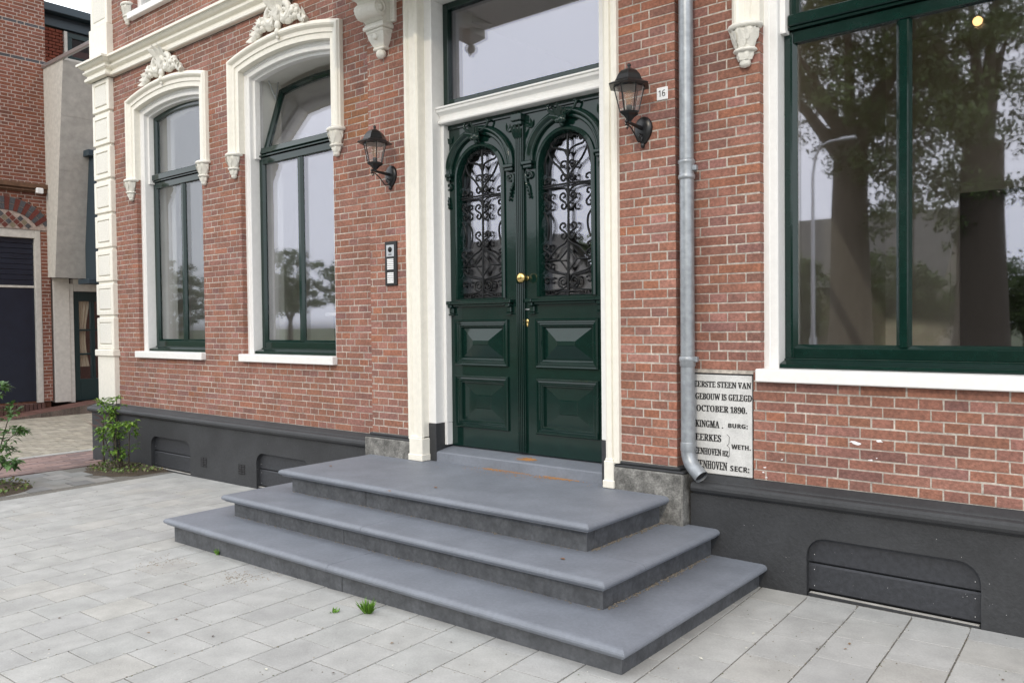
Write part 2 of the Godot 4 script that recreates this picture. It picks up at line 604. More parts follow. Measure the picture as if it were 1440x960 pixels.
# stucco crest over the middle of a window hood
func crest(parent, cx, y, z):
	var b := MB.new()
	rng.seed = 77 + int(cx * 10)
	# cartouche and bottom pendant
	b.ball(Vector3(cx, y + 0.10, z + 0.012), Vector3(0.062, 0.085, 0.042), 14)
	b.ball(Vector3(cx, y + 0.0, z + 0.02), Vector3(0.036, 0.045, 0.03), 10)
	b.ball(Vector3(cx, y - 0.065, z + 0.028), Vector3(0.028, 0.036, 0.026), 10)
	b.ball(Vector3(cx, y - 0.108, z + 0.024), Vector3(0.016, 0.022, 0.016), 8)
	for s in [-1.0, 1.0]:
		# inner volute
		var sp = []
		for p in spiral(cx + s * 0.105, y + 0.095, 0.075, 0.012, PI / 2, PI / 2 - s * 4.6 * PI / 2 * 1.1, 22):
			sp.append(Vector3(p.x, p.y, z + 0.02))
		var rr = []
		for i in sp.size(): rr.append(lerpf(0.032, 0.014, float(i) / sp.size()))
		b.tube(sp, rr, 8)
		# outer tail that follows the arch, with rosette
		var tail = []
		for p in curve2([Vector2(cx + s * 0.06, y + 0.03), Vector2(cx + s * 0.17, y + 0.045), Vector2(cx + s * 0.25, y + 0.06), Vector2(cx + s * 0.33, y + 0.0), Vector2(cx + s * 0.385, y - 0.045)], 6):
			tail.append(Vector3(p.x, p.y, z + 0.008))
		b.tube(tail, 0.034, 8)
		for k in 6:
			var a = TAU * k / 6
			b.ball(Vector3(cx + s * 0.245 + cos(a) * 0.04, y + 0.055 + sin(a) * 0.04, z + 0.02), Vector3(0.036, 0.036, 0.034), 8)
		b.ball(Vector3(cx + s * 0.245, y + 0.055, z + 0.045), Vector3(0.03, 0.03, 0.03), 8)
		b.ball(Vector3(cx + s * 0.14, y + 0.05, z + 0.0), Vector3(0.09, 0.07, 0.035), 10)
		b.ball(Vector3(cx + s * 0.33, y + 0.0, z + 0.005), Vector3(0.05, 0.045, 0.035), 9)
		for k in 5:
			var f = k / 4.0
			var o = Vector3(cx + s * lerpf(0.15, 0.36, f), y + lerpf(0.05, -0.02, f * f), z + 0.012)
			var dirs = Vector3(s * 0.7, 0.5 - f * 0.9, 0.15).normalized()
			b.blade(o, dirs, Vector3(-dirs.y, dirs.x, 0).normalized(), Vector3(0, 0, 1), rng.randf_range(0.07, 0.11), 0.032, 0.035)
			dirs = Vector3(s * 0.35, 0.9, 0.1).normalized()
			b.blade(o, dirs, Vector3(-dirs.y, dirs.x, 0).normalized(), Vector3(0, 0, 1), rng.randf_range(0.055, 0.09), 0.028, 0.035)
		# crest top: winged leaf turned outwards
		var d = Vector3(s * 0.75, 0.65, 0.2).normalized()
		b.blade(Vector3(cx + s * 0.012, y + 0.15, z + 0.01), d, Vector3(-d.y, d.x, 0).normalized(), Vector3(0, 0, 1), 0.16, 0.05, 0.07)
		d = Vector3(s * 0.3, 0.95, 0.15).normalized()
		b.blade(Vector3(cx + s * 0.012, y + 0.15, z + 0.015), d, Vector3(-d.y, d.x, 0).normalized(), Vector3(0, 0, 1), 0.14, 0.045, 0.07)
	for k in 5:
		var a = PI / 2 + (k - 2) * 0.42
		var d = Vector3(cos(a), sin(a), 0.12)
		b.blade(Vector3(cx, y + 0.07, z + 0.045), d, Vector3(-d.y, d.x, 0), Vector3(0, 0, 1), 0.1, 0.016, 0.012)
	return put(b, "ornament", m.stucco, parent)

# ---------------------------------------------------------------- window
const SILL_B = 1.147
const SPRING = 3.89
const CROWN = 3.965

func window_unit(bld, cx, half, open_sash, label):
	var w = part_node("window", bld)
	w.set_meta("label", label)
	var double = cx > -8.0
	var zf = -0.05
	var zg = -0.155
	var inn = half - 0.077
	# white casing: front face and jamb
	var b := MB.new()
	sweep_arch(b, cx, half, 1.215, SPRING, CROWN, [Vector2(0.004, -0.2), Vector2(0.004, zf), Vector2(-0.03, zf), Vector2(-0.034, zf - 0.006), Vector2(-0.072, zf - 0.006), Vector2(-0.077, zf - 0.012), Vector2(-0.077, zg - 0.05)])
	put(b, "casing", m.white, w)
	# stop bead round the upper light
	b = MB.new()
	sweep_arch(b, cx, inn, 3.075, CROWN - 0.077 - 0.0592, CROWN - 0.077, [Vector2(0.0, zg), Vector2(0.0, zg + 0.055), Vector2(-0.026, zg + 0.05), Vector2(-0.03, zg)])
	for s in [-1.0, 1.0]:
		b.box(Vector3(cx + s * inn, 3.07, zg), Vector3(cx + s * (inn - 0.03), 3.078, zg + 0.052))
	put(b, "stop_bead", m.white, w)
	# sill
	b = MB.new()
	b.box(Vector3(cx - half - 0.012, SILL_B, -0.2), Vector3(cx + half + 0.012, 1.218, 0.053), 0.005)
	put(b, "sill", m.white, w)
	# lower light
	b = MB.new()
	for s in [-1.0, 1.0]:
		var xo = cx + s * inn
		var xi = cx + s * (inn - 0.05)
		b.box(Vector3(xo, 1.27, zg - 0.05), Vector3(xi, 3.085, zg), 0.004)
		b.q(Vector3(xi, 1.33, zg - 0.004), Vector3(xi - s * 0.018, 1.33, zg - 0.022), Vector3(xi - s * 0.018, 3.02, zg - 0.022), Vector3(xi, 3.02, zg - 0.004))
	b.box(Vector3(cx - inn + 0.05, 1.27, zg - 0.05), Vector3(cx + inn - 0.05, 1.33, zg - 0.001), 0.004)
	b.box(Vector3(cx - inn + 0.05, 3.02, zg - 0.05), Vector3(cx + inn - 0.05, 3.085, zg - 0.001), 0.004)
	b.q(Vector3(cx - inn + 0.05, 1.33, zg - 0.004), Vector3(cx + inn - 0.05, 1.33, zg - 0.004), Vector3(cx + inn - 0.068, 1.348, zg - 0.024), Vector3(cx - inn + 0.068, 1.348, zg - 0.024))
	put(b, "lower_sash", m.green, w)
	b = MB.new()
	b.box(Vector3(cx - 0.024, 1.332, zg - 0.05), Vector3(cx + 0.024, 3.018, zg - 0.002), 0.006)
	for s in [-1.0, 1.0]:
		b.q(Vector3(cx + s * 0.024, 1.335, zg - 0.008), Vector3(cx + s * 0.038, 1.335, zg - 0.024), Vector3(cx + s * 0.038, 3.018, zg - 0.024), Vector3(cx + s * 0.024, 3.018, zg - 0.008))
	put(b, "mullion", m.green, w)
	# weather bar on the sill
	b = MB.new()
	b.box(Vector3(cx - inn - 0.0, 1.222, zg - 0.03), Vector3(cx + inn + 0.0, 1.272, zg + 0.012), 0.004)
	b.box(Vector3(cx - inn + 0.002, 1.219, zg + 0.012), Vector3(cx + inn - 0.002, 1.243, -0.068), 0.004)
	b.q(Vector3(cx - inn + 0.003, 1.243, -0.07), Vector3(cx + inn - 0.003, 1.243, -0.07), Vector3(cx + inn - 0.003, 1.262, zg + 0.012), Vector3(cx - inn + 0.003, 1.262, zg + 0.012))
	put(b, "weather_bar", m.green, w)
	# panes of double glazing
	for s in [-1.0, 1.0]:
		b = MB.new()
		for z in [zg - 0.026, zg - 0.048]:
			var xa = cx + s * 0.024
			var xb = cx + s * (inn - 0.05)
			b.q(Vector3(minf(xa, xb), 1.33, z), Vector3(maxf(xa, xb), 1.33, z), Vector3(maxf(xa, xb), 3.02, z), Vector3(minf(xa, xb), 3.02, z))
		put(b, "pane", m.pane if double else m.plain_pane, w)
	# transom and upper light
	b = MB.new()
	b.box(Vector3(cx - inn, 3.09, zg - 0.06), Vector3(cx + inn, 3.105, zg + 0.02), 0.003)
	put(b, "transom", m.green, w)
	var up = part_node("upper_sash", w)
	up.position = Vector3(cx, 3.107, zg)
	var hi = inn - 0.032
	var cr = CROWN - 0.081 - 3.107 - 0.028
	var sp = cr - 0.055
	b = MB.new()
	b.box(Vector3(-hi, 0.0, -0.045), Vector3(hi, 0.062, 0.028 if open_sash else 0.034), 0.005)
	sweep_arch(b, 0.0, hi, 0.06, sp, cr, [Vector2(0.0, -0.045), Vector2(0.0, 0.0), Vector2(-0.036, 0.0), Vector2(-0.05, -0.018), Vector2(-0.05, -0.045), Vector2(0.0, -0.045)])
	var fm = put(b, "upper_sash_frame", m.green, w)
	fm.transform = up.transform
	b = MB.new()
	for z in [-0.022, -0.042]:
		arch_sheet(b, 0.0, hi - 0.04, 0.05, sp - 0.034, cr - 0.04, z)
	var pn = put(b, "pane", m.pane if double else m.plain_pane, w)
	pn.transform = up.transform
	if open_sash:
		var tilt = Transform3D(Basis(Vector3(1, 0, 0), -0.30), Vector3(cx, 3.112, zg - 0.01))
		fm.transform = tilt
		pn.transform = tilt
		# stays that hold the leaning light
		b = MB.new()
		var xl = cx - hi - 0.004
		b.tube([Vector3(xl, 3.86, zg - 0.09), Vector3(xl, 3.80, zg - 0.12), Vector3(xl + 0.01, 3.68, zg - 0.17)], 0.008, 6)
		b.tube([Vector3(xl + 0.02, 3.9, zg - 0.2), Vector3(xl + 0.012, 3.78, zg - 0.19), Vector3(xl + 0.01, 3.68, zg - 0.17)], 0.006, 6)
		put(b, "stay", m.steel, w)
	w.remove_child(up)
	up.free()
	# interior lining of the reveal
	b = MB.new()
	sweep_arch(b, cx, inn + 0.01, 1.2, CROWN - 0.133, CROWN - 0.072, [Vector2(0.0, zg - 0.04), Vector2(0.0, -0.42)])
	b.box(Vector3(cx - inn, 1.17, -0.46), Vector3(cx + inn, 1.21, zg - 0.04))
	put(b, "lining", m.room, w)
	# hood moulding with its two corbels and crest
	b = MB.new()
	sweep_arch(b, cx, half, 3.118, SPRING, CROWN, [Vector2(-0.005, zf - 0.004), Vector2(-0.005, 0.012), Vector2(0.042, 0.014), Vector2(0.046, 0.026), Vector2(0.078, 0.027), Vector2(0.086, 0.036), Vector2(0.098, 0.05), Vector2(0.112, 0.056), Vector2(0.128, 0.052), Vector2(0.137, 0.04), Vector2(0.146, 0.034), Vector2(0.15, 0.0)])
	put(b, "hood_moulding", m.cream, w)
	for s in [-1.0, 1.0]:
		corbel(w, cx + s * (half + 0.075), 3.125)
	crest(w, cx, CROWN + 0.185, 0.02)
	return w

# ---------------------------------------------------------------- the town house
const WIN := [[-8.224, 0.685], [-6.155, 0.695], [-1.052, 0.695]]
const ZR := 0.09          # face of the projecting door bay
const RL := -4.907
const RR := -2.219
const DL := -4.463        # outer edges of the door surround
const DR := -2.597
const PL := -4.227        # door opening
const PR := -2.762
const PLAT := 0.462

func front_spans(y):
	var sp = [[-9.415, RL], [RR, 1.6]]
	for w in WIN:
		if y > SILL_B and y < CROWN + 0.02:
			var h = w[1]
			if y < 1.218: h += 0.012
			elif y > SPRING:
				var sag = CROWN - SPRING
				var R = (h * h + sag * sag) / (2 * sag)
				var dy = y - 0.0275 - (CROWN - R)
				h = sqrt(maxf(R * R - dy * dy, 0.0))
				if h < 0.1: continue
			sp = cut(sp, w[0] - h, w[0] + h)
	if y < 1.184:
		sp = cut(sp, RR, -1.792)
	if y > 4.87:
		sp = cut(sp, -8.90, -7.54)
	if y > 4.345 and y < 4.56:
		sp = cut(sp, -9.42, RL)
	return sp

func build_house():
	var bld = thing("town_house", "red brick town house with cream stucco window hoods and green double door", "building")
	rng.seed = 11
	# ---- brick faces
	var bricks = []
	var mb := MB.new()
	var tone = func(_i, x, y):
		# a patch of orange repair bricks left of the door, sooty bricks near the plinth
		if x > -5.32 and x < -4.98 and y > 2.98 and y < 3.30 and rng.randf() < 0.75:
			return Color(0.50, 0.22, 0.11) * rng.randf_range(0.85, 1.1)
		return brick_tone(1.36)
	lay(bricks, Transform3D(), 0.597, 5.4, 0.055, 0.222, front_spans, tone, mb, 0.09)
	var bay = func(y):
		return [[RL, DL + 0.02], [DR - 0.02, RR]] if y < 4.2 else [[RL, RR]]
	lay(bricks, Transform3D(Basis(), Vector3(0, 0, ZR)), 0.632, 5.4, 0.055, 0.222, bay, func(_i, _x, _y): return brick_tone(1.48), mb, 0.12)
	put(mb, "wall", m.mortar, bld)
	set_bricks(bricks, bld, m.brick, "brick")
	# ---- body of the house: side and rear walls, storey above, roof
	var b := MB.new()
	b.box(Vector3(-9.78, 0.0, -9.0), Vector3(-9.66, 8.6, -0.1))
	b.box(Vector3(2.6, 0.0, -9.0), Vector3(2.72, 8.6, -0.1))
	b.box(Vector3(-9.66, 0.0, -9.0), Vector3(2.6, 8.6, -8.88))
	b.box(Vector3(-9.66, 5.42, -0.12), Vector3(2.6, 8.6, -0.005))
	b.box(Vector3(1.62, 0.0, -0.12), Vector3(2.6, 5.415, -0.005))
	put(b, "outer_wall", m.house, bld)
	b = MB.new()
	b.box(Vector3(-10.1, 8.61, -9.4), Vector3(3.0, 8.85, 0.45))
	b.grid([[Vector3(-10.0, 8.86, 0.4), Vector3(2.9, 8.86, 0.4)], [Vector3(-7.5, 10.6, -2.6), Vector3(0.5, 10.6, -2.6)], [Vector3(-7.5, 10.6, -6.4), Vector3(0.5, 10.6, -6.4)], [Vector3(-10.0, 8.86, -9.3), Vector3(2.9, 8.86, -9.3)]])
	put(b, "roof", m.roof_tile, bld)
	build_interior(bld)
	# ---- plinth
	var bead = [Vector2(0.0, 0.484), Vector2(0.056, 0.487), Vector2(0.064, 0.489), Vector2(0.066, 0.495), Vector2(0.08, 0.498), Vector2(0.093, 0.508), Vector2(0.099, 0.524), Vector2(0.096, 0.541), Vector2(0.085, 0.554), Vector2(0.07, 0.56), Vector2(0.062, 0.561), Vector2(0.06, 0.567), Vector2(0.052, 0.572), Vector2(0.0, 0.5975)]
	b = MB.new()
	sweep_xz(b, bead, [Vector2(-9.82, -4.0), Vector2(-9.82, 0.059), Vector2(-9.40, 0.059), Vector2(-9.40, 0.0), Vector2(-4.97, 0.0)])
	put(b, "plinth_moulding", m.plinth, bld)
	b = MB.new()
	sweep_xz(b, bead, [Vector2(-2.13, 0.0), Vector2(2.6, 0.0)])
	put(b, "plinth_moulding", m.plinth, bld)
	b = MB.new()
	b.box(Vector3(-9.878, -0.3, -4.0), Vector3(-9.343, 0.4865, 0.117), 0.004)
	put(b, "corner_plinth", m.plinth, bld)
	b = MB.new()
	for run in [[-9.343, -4.95, [[-8.58, -7.765], [-6.585, -5.77]], 0.305], [-2.15, 2.6, [[-1.476, -0.661], [0.55, 1.365]], 0.336]]:
		var pts = [Vector2(run[0], -0.3)]
		for g in run[2]:
			var r = 0.10
			pts.append(Vector2(g[0], -0.3))
			for k in range(7):
				var a = PI - PI / 2 * k / 6
				pts.append(Vector2(g[0] + r + cos(a) * r, run[3] - r + sin(a) * r))
			for k in range(7):
				var a = PI / 2 - PI / 2 * k / 6
				pts.append(Vector2(g[1] - r + cos(a) * r, run[3] - r + sin(a) * r))
			pts.append(Vector2(g[1], -0.3))
			# reveal of the recess
			var sub = pts.slice(pts.size() - 16)
			for k in range(sub.size() - 1):
				b.q(Vector3(sub[k].x, sub[k].y, 0.058), Vector3(sub[k + 1].x, sub[k + 1].y, 0.058), Vector3(sub[k + 1].x, sub[k + 1].y, 0.012), Vector3(sub[k].x, sub[k].y, 0.012))
		pts.append(Vector2(run[1], -0.3))
		pts.append(Vector2(run[1], 0.4865))
		pts.append(Vector2(run[0], 0.4865))
		poly(b, pts, 0.058)
		put(b, "plinth", m.plinth, bld)
		b = MB.new()
	for g in [[-8.58, -7.765, 0.305, -0.05], [-6.585, -5.77, 0.305, -0.03], [-1.476, -0.661, 0.336, 0.02], [0.55, 1.365, 0.336, 0.05]]:
		var hatch = part_node("basement_hatch", bld)
		var mid = g[3] + (g[2] - g[3]) * 0.53
		for k in [[g[3] + 0.022, mid], [mid + 0.004, g[2] + 0.01]]:
			b = MB.new()
			b.box(Vector3(g[0] - 0.01, k[0], 0.0), Vector3(g[1] + 0.01, k[1], 0.022 if k[0] < mid else 0.018), 0.009)
			put(b, "board", m.board, hatch)
		b = MB.new()
		b.box(Vector3(g[0] + 0.002, g[3] - 0.2, 0.0), Vector3(g[1] - 0.002, g[3] + 0.014, 0.046), 0.004)
		put(b, "ledge", m.plinth, hatch)
		b = MB.new()
		b.box(Vector3(g[0] + 0.01, g[3] + 0.0145, 0.02), Vector3(g[1] - 0.01, g[3] + 0.0175, 0.0445), 0.001)
		put(b, "paint_edge", m.render_grey, hatch)
		b = MB.new()
		for sx in [0.03, 0.785]:
			for yy in [g[3] + 0.05, mid + 0.05, mid - 0.03]:
				b.ball(Vector3(g[0] + sx, yy, 0.0225), Vector3(0.0022, 0.0022, 0.0015), 6)
		put(b, "screw", m.plate, hatch)
	for x in [-7.507, -6.828]:
		b = MB.new()
		var y0 = 0.075
		b.box(Vector3(x - 0.056, y0, 0.05), Vector3(x + 0.056, y0 + 0.095, 0.0605))
		put(b, "vent", m.dark, bld)
		b = MB.new()
		for k in 4:
			b.box(Vector3(x - 0.05, y0 + 0.008 + k * 0.022, 0.058), Vector3(x + 0.05, y0 + 0.018 + k * 0.022, 0.066), 0.003)
		b.box(Vector3(x - 0.006, y0, 0.06), Vector3(x + 0.006, y0 + 0.095, 0.068), 0.003)
		put(b, "vent_grille", m.dark, bld)
	build_quoin(bld)
	# ---- string course
	var corn = [Vector2(0.0, 4.342), Vector2(0.045, 4.342), Vector2(0.056, 4.35), Vector2(0.058, 4.372), Vector2(0.05, 4.385), Vector2(0.034, 4.39), Vector2(0.034, 4.415), Vector2(0.056, 4.425), Vector2(0.07, 4.44), Vector2(0.07, 4.456), Vector2(0.054, 4.46), Vector2(0.054, 4.482), Vector2(0.078, 4.49), Vector2(0.10, 4.512), Vector2(0.104, 4.522), Vector2(0.124, 4.524), Vector2(0.124, 4.548), Vector2(0.06, 4.566), Vector2(0.0, 4.572)]
	b = MB.new()
	sweep_xz(b, corn, [Vector2(-9.82, -4.0), Vector2(-9.82, 0.062), Vector2(-9.40, 0.062), Vector2(-9.40, 0.0), Vector2(RL, 0.0)])
	put(b, "string_course", m.cream, bld)
	for i in 3:
		window_unit(bld, WIN[i][0], WIN[i][1], i == 1, ["arched window with both lights closed, near the corner pilaster", "arched window with its upper light leaning inwards", "wide arched window above a basement hatch, trees mirrored in it"][i])
	# ---- window of the storey above
	var up = part_node("window", bld)
	b = MB.new()
	b.box(Vector3(-8.93, 4.868, -0.2), Vector3(-7.51, 4.94, 0.06), 0.005)
	put(b, "sill", m.white, up)
	b = MB.new()
	for s in [-1.0, 1.0]:
		b.box(Vector3(-8.22 + s * 0.68, 4.94, -0.2), Vector3(-8.22 + s * 0.60, 5.4, -0.05), 0.004)
	put(b, "casing", m.white, up)
	b = MB.new()
	b.box(Vector3(-8.82, 4.94, -0.2), Vector3(-7.62, 5.0, -0.15), 0.004)
	put(b, "lower_sash", m.green, up)
	b = MB.new()
	b.q(Vector3(-8.82, 5.0, -0.17), Vector3(-7.62, 5.0, -0.17), Vector3(-7.62, 5.4, -0.17), Vector3(-8.82, 5.4, -0.17))
	put(b, "pane", m.pane, up)
	corbel(up, -8.99, 5.07, 0.9)
	build_entrance(bld)
	build_balcony(bld)
	return bld

func build_interior(bld):
	# rooms behind the windows, closed on every side
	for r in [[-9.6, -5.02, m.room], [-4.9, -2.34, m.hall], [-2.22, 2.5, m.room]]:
		var b := MB.new()
		var x0 = r[0]; var x1 = r[1]
		var t = 0.1
		var zb = -4.3
		b.box(Vector3(x0 - t, 0.4, zb - t), Vector3(x1 + t, 4.4, zb))
		b.box(Vector3(x0 - t, 0.4, zb), Vector3(x0, 4.4, -0.3))
		b.box(Vector3(x1, 0.4, zb), Vector3(x1 + t, 4.4, -0.3))
		b.box(Vector3(x0 - t, 4.2, zb), Vector3(x1 + t, 4.4, -0.11))
		# inner face of the front wall, round the openings
		var holes = []
		for w in WIN:
			if w[0] > x0 and w[0] < x1: holes.append([w[0] - w[1] + 0.06, w[0] + w[1] - 0.06, 1.19, 3.92])
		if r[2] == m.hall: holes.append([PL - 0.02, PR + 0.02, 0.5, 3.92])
		var x = x0
		for h in holes:
			b.box(Vector3(x, 0.4, -0.42), Vector3(h[0], 4.2, -0.22))
			b.box(Vector3(h[0], 0.4, -0.42), Vector3(h[1], h[2], -0.22))
			b.box(Vector3(h[0], h[3], -0.42), Vector3(h[1], 4.2, -0.22))
			x = h[1]
		b.box(Vector3(x, 0.4, -0.42), Vector3(x1, 4.2, -0.22))
		put(b, "room_wall", r[2], bld)
		b = MB.new()
		b.box(Vector3(x0, 0.4, zb), Vector3(x1, 0.56, -0.22))
		put(b, "room_floor", m.room_floor, bld)
	# dark doorway in the right-hand room with its leaf
	var b := MB.new()
	b.box(Vector3(-1.55, 0.56, -4.3), Vector3(-0.62, 2.66, -4.26))
	put(b, "doorway", m.dark, bld)
	b = MB.new()
	b.box(Vector3(-1.63, 0.56, -4.3), Vector3(-1.55, 2.74, -4.24), 0.006)
	b.box(Vector3(-0.62, 0.56, -4.3), Vector3(-0.54, 2.74, -4.24), 0.006)
	b.box(Vector3(-1.55, 2.66, -4.3), Vector3(-0.62, 2.74, -4.24), 0.006)
	put(b, "door_frame", m.room, bld)

func build_quoin(bld):
	var b := MB.new()
	b.box(Vector3(-9.80, 0.598, -0.42), Vector3(-9.425, 4.345, 0.036))
	b.box(Vector3(-9.80, 4.57, -0.42), Vector3(-9.425, 8.6, 0.05))
	put(b, "quoin_core", m.cream, bld)
	var joints = [1.227, 1.614, 2.006, 2.397, 2.797, 3.190, 3.580, 3.962, 4.342]
	b = MB.new()
	b.box(Vector3(-9.82, 0.600, -0.4), Vector3(-9.405, 1.15, 0.059), 0.006)
	put(b, "quoin_base", m.cream, bld)
	b = MB.new()
	b.box(Vector3(-9.845, 1.151, -0.4), Vector3(-9.385, 1.226, 0.082), 0.008)
	put(b, "quoin_band", m.cream, bld)
	var runs = []
	for i in range(joints.size() - 1):
		runs.append([joints[i] + (0.014 if i > 0 else 0.0), joints[i + 1] - (0.018 if i < joints.size() - 2 else 0.0)])
	runs.append([4.95, 5.5])
	for r in runs:
		var q = part_node("quoin_block", bld)
		var f = 0.056
		b = MB.new()
		var z = 0.059
		var x0 = -9.82; var x1 = -9.405
		b.box(Vector3(x0, r[0], -0.4), Vector3(x0 + f, r[1], z), 0.007)
		b.box(Vector3(x1 - f, r[0], -0.05), Vector3(x1, r[1], z), 0.007)
		b.box(Vector3(x0 + f - 0.006, r[0], -0.05), Vector3(x1 - f + 0.006, r[0] + f, z - 0.0004), 0.007)
		b.box(Vector3(x0 + f - 0.006, r[1] - f, -0.05), Vector3(x1 - f + 0.006, r[1], z - 0.0004), 0.007)
		put(b, "block_border", m.cream, q)
		b = MB.new()
		b.box(Vector3(x0 + f + 0.007, r[0] + f + 0.01, 0.0), Vector3(x1 - f - 0.007, r[1] - f - 0.005, z - 0.002), 0.008)
		put(b, "block_panel", m.stucco, q)
	b = MB.new()
	b.box(Vector3(-9.835, 4.573, -0.4), Vector3(-9.39, 4.945, 0.075), 0.006)
	put(b, "quoin_base", m.cream, bld)

# ---------------------------------------------------------------- entrance
func build_entrance(bld):
	# weathered stone blocks under the bay
	for r in [[-4.956, -4.40, PLAT - 0.3], [-2.70, -2.165, -0.2]]:
		var b := MB.new()
		b.box(Vector3(r[0], r[2], -0.05), Vector3(r[1], 0.598, 0.132), 0.008)
		put(b, "stone_block", m.weathered, bld)
		b = MB.new()
		var xa = r[0] - (0.0 if r[0] < -4 else -0.06)
		b.box(Vector3(r[0] - 0.004, 0.5985, -0.02), Vector3(r[1] + 0.004, 0.612, 0.128), 0.005)
		b.box(Vector3(r[0] + 0.03, 0.612, -0.02), Vector3(r[1] - 0.03, 0.632, 0.108), 0.006)
		put(b, "block_cap", m.plinth, bld)
	# surround: moulded architraves with base blocks, plain posts with dark feet
	for s in [-1.0, 1.0]:
		var xo = DL if s < 0 else DR
		var xp = PL if s < 0 else PR
		var w = absf(xo - xp) - 0.073
		var prof = []
		for k in [[0.0, 0.05], [0.0, 0.118], [0.012, 0.128], [0.034, 0.128], [0.044, 0.118], [0.05, 0.112], [0.056, 0.112], [0.058, 0.12], [w - 0.058, 0.12], [w - 0.056, 0.112], [w - 0.05, 0.112], [w - 0.046, 0.132], [w - 0.02, 0.138], [w - 0.004, 0.13], [w, 0.115], [w, 0.05]]:
			prof.append(Vector3(xo - s * k[0], 0, k[1]))
		var rings = []
		for y in [0.62, 4.08]:
			var g = []
			for p in prof: g.append(Vector3(p.x, y, p.z))
			rings.append(g)
		var b := MB.new()
		b.grid(rings)
		put(b, "architrave", m.cream, bld)
		b = MB.new()
		var xa = xo + s * -0.03
		var xb = xo - s * (w + 0.006)
		b.box(Vector3(minf(xa, xb) - 0.006, PLAT + 0.002, 0.03), Vector3(maxf(xa, xb) + 0.006, PLAT + 0.05, 0.149), 0.004)
		b.box(Vector3(minf(xa, xb), PLAT + 0.04, 0.03), Vector3(maxf(xa, xb), 0.632, 0.143), 0.005)
		b.box(Vector3(minf(xa, xb) + 0.006, 0.628, 0.03), Vector3(maxf(xa, xb) - 0.006, 0.648, 0.139), 0.006)
		put(b, "architrave_base", m.cream, bld)
		b = MB.new()
		var xq = xp + s * 0.12
		b.box(Vector3(xq, 0.742, -0.13), Vector3(xp, 4.0, 0.06), 0.003)
		b.box(Vector3(xp, 0.742, -0.1), Vector3(xp - s * 0.028, 2.965, -0.03), 0.003)
		put(b, "door_post", m.white, bld)
		b = MB.new()
		b.box(Vector3(xq, PLAT, -0.13), Vector3(xp - s * 0.001, 0.7405, 0.062), 0.003)
		put(b, "post_foot", m.plinth, bld)
		b = MB.new()
		b.box(Vector3(xp - s * 0.001, 0.575, -0.1), Vector3(xp - s * 0.027, 0.7405, -0.031), 0.003)
		put(b, "post_foot", m.white, bld)
	# threshold, sloping outwards
	var b := MB.new()
	b.grid([[Vector3(PL - 0.002, PLAT - 0.02, 0.056), Vector3(PR + 0.002, PLAT - 0.02, 0.056)], [Vector3(PL - 0.002, 0.526, 0.056), Vector3(PR + 0.002, 0.526, 0.056)], [Vector3(PL - 0.002, 0.534, 0.047), Vector3(PR + 0.002, 0.534, 0.047)], [Vector3(PL - 0.002, 0.568, -0.16), Vector3(PR + 0.002, 0.568, -0.16)]])
	put(b, "threshold", m.stone, bld)
	# moulded transom
	b = MB.new()
	var tp = []
	for k in [[-0.11, 2.968], [-0.004, 2.968], [0.002, 2.976], [0.0, 2.99], [-0.012, 2.998], [-0.018, 3.01], [-0.016, 3.028], [0.0, 3.042], [0.018, 3.05], [0.022, 3.064], [0.016, 3.07], [0.03, 3.073], [0.03, 3.084], [-0.03, 3.1], [-0.11, 3.105]]:
		tp.append(k)
	for x in [[PL + 0.002, PR - 0.002]]:
		for i in range(tp.size() - 1):
			var a = tp[i]; var c = tp[i + 1]
			b.q(Vector3(x[0], a[1], a[0]), Vector3(x[1], a[1], a[0]), Vector3(x[1], c[1], c[0]), Vector3(x[0], c[1], c[0]))
	put(b, "transom_moulding", m.white, bld)
	# fanlight
	var fan = part_node("fanlight", bld)
	b = MB.new()
	var zf = -0.062
	for s in [-1.0, 1.0]:
		var xp = PL if s < 0 else PR
		b.box(Vector3(xp, 3.1, zf - 0.05), Vector3(xp - s * 0.05, 3.87, zf), 0.004)
	b.box(Vector3(PL + 0.05, 3.1, zf - 0.05), Vector3(PR - 0.05, 3.15, zf - 0.001), 0.004)
	b.box(Vector3(PL + 0.05, 3.82, zf - 0.05), Vector3(PR - 0.05, 3.87, zf - 0.001), 0.004)
	put(b, "fanlight_frame", m.green, fan)
	b = MB.new()
	for z in [zf - 0.03, zf - 0.05]:
		b.q(Vector3(PL + 0.04, 3.14, z), Vector3(PR - 0.04, 3.14, z), Vector3(PR - 0.04, 3.83, z), Vector3(PL + 0.04, 3.83, z))
	put(b, "pane", m.pane, fan)
	b = MB.new()
	b.box(Vector3(PL - 0.12, 3.87, -0.2), Vector3(PR + 0.12, 4.08, 0.058), 0.004)
	put(b, "door_head", m.white, bld)
	b = MB.new()
	b.box(Vector3(DL - 0.02, 4.081, -0.05), Vector3(DR + 0.02, 4.2, 0.14), 0.01)
	put(b, "door_lintel", m.cream, bld)
	for s in [-1.0, 1.0]:
		build_leaf(bld, s)

func mould_rect(b, cx, cy, hw, hh, prof):
	# profile of (inset, z) round a rectangle
	var rings = []
	for k in prof:
		rings.append([Vector3(cx - hw + k[0], cy - hh + k[0], k[1]), Vector3(cx + hw - k[0], cy - hh + k[0], k[1]), Vector3(cx + hw - k[0], cy + hh - k[0], k[1]), Vector3(cx - hw + k[0], cy + hh - k[0], k[1])])
	b.grid(rings, true)
	var r = rings[-1]
	b.q(r[0], r[1], r[2], r[3])

# vertical sides and a round head, mirrored about cx: points from bottom left round to bottom right
func round_head(cx, hw, y0, ys, segs := 22):
	var out = [Vector2(cx - hw, y0)]
	for i in range(segs + 1):
		var a = PI - PI * i / segs
		out.append(Vector2(cx + cos(a) * hw, ys + sin(a) * hw))
	out.append(Vector2(cx + hw, y0))
	return out

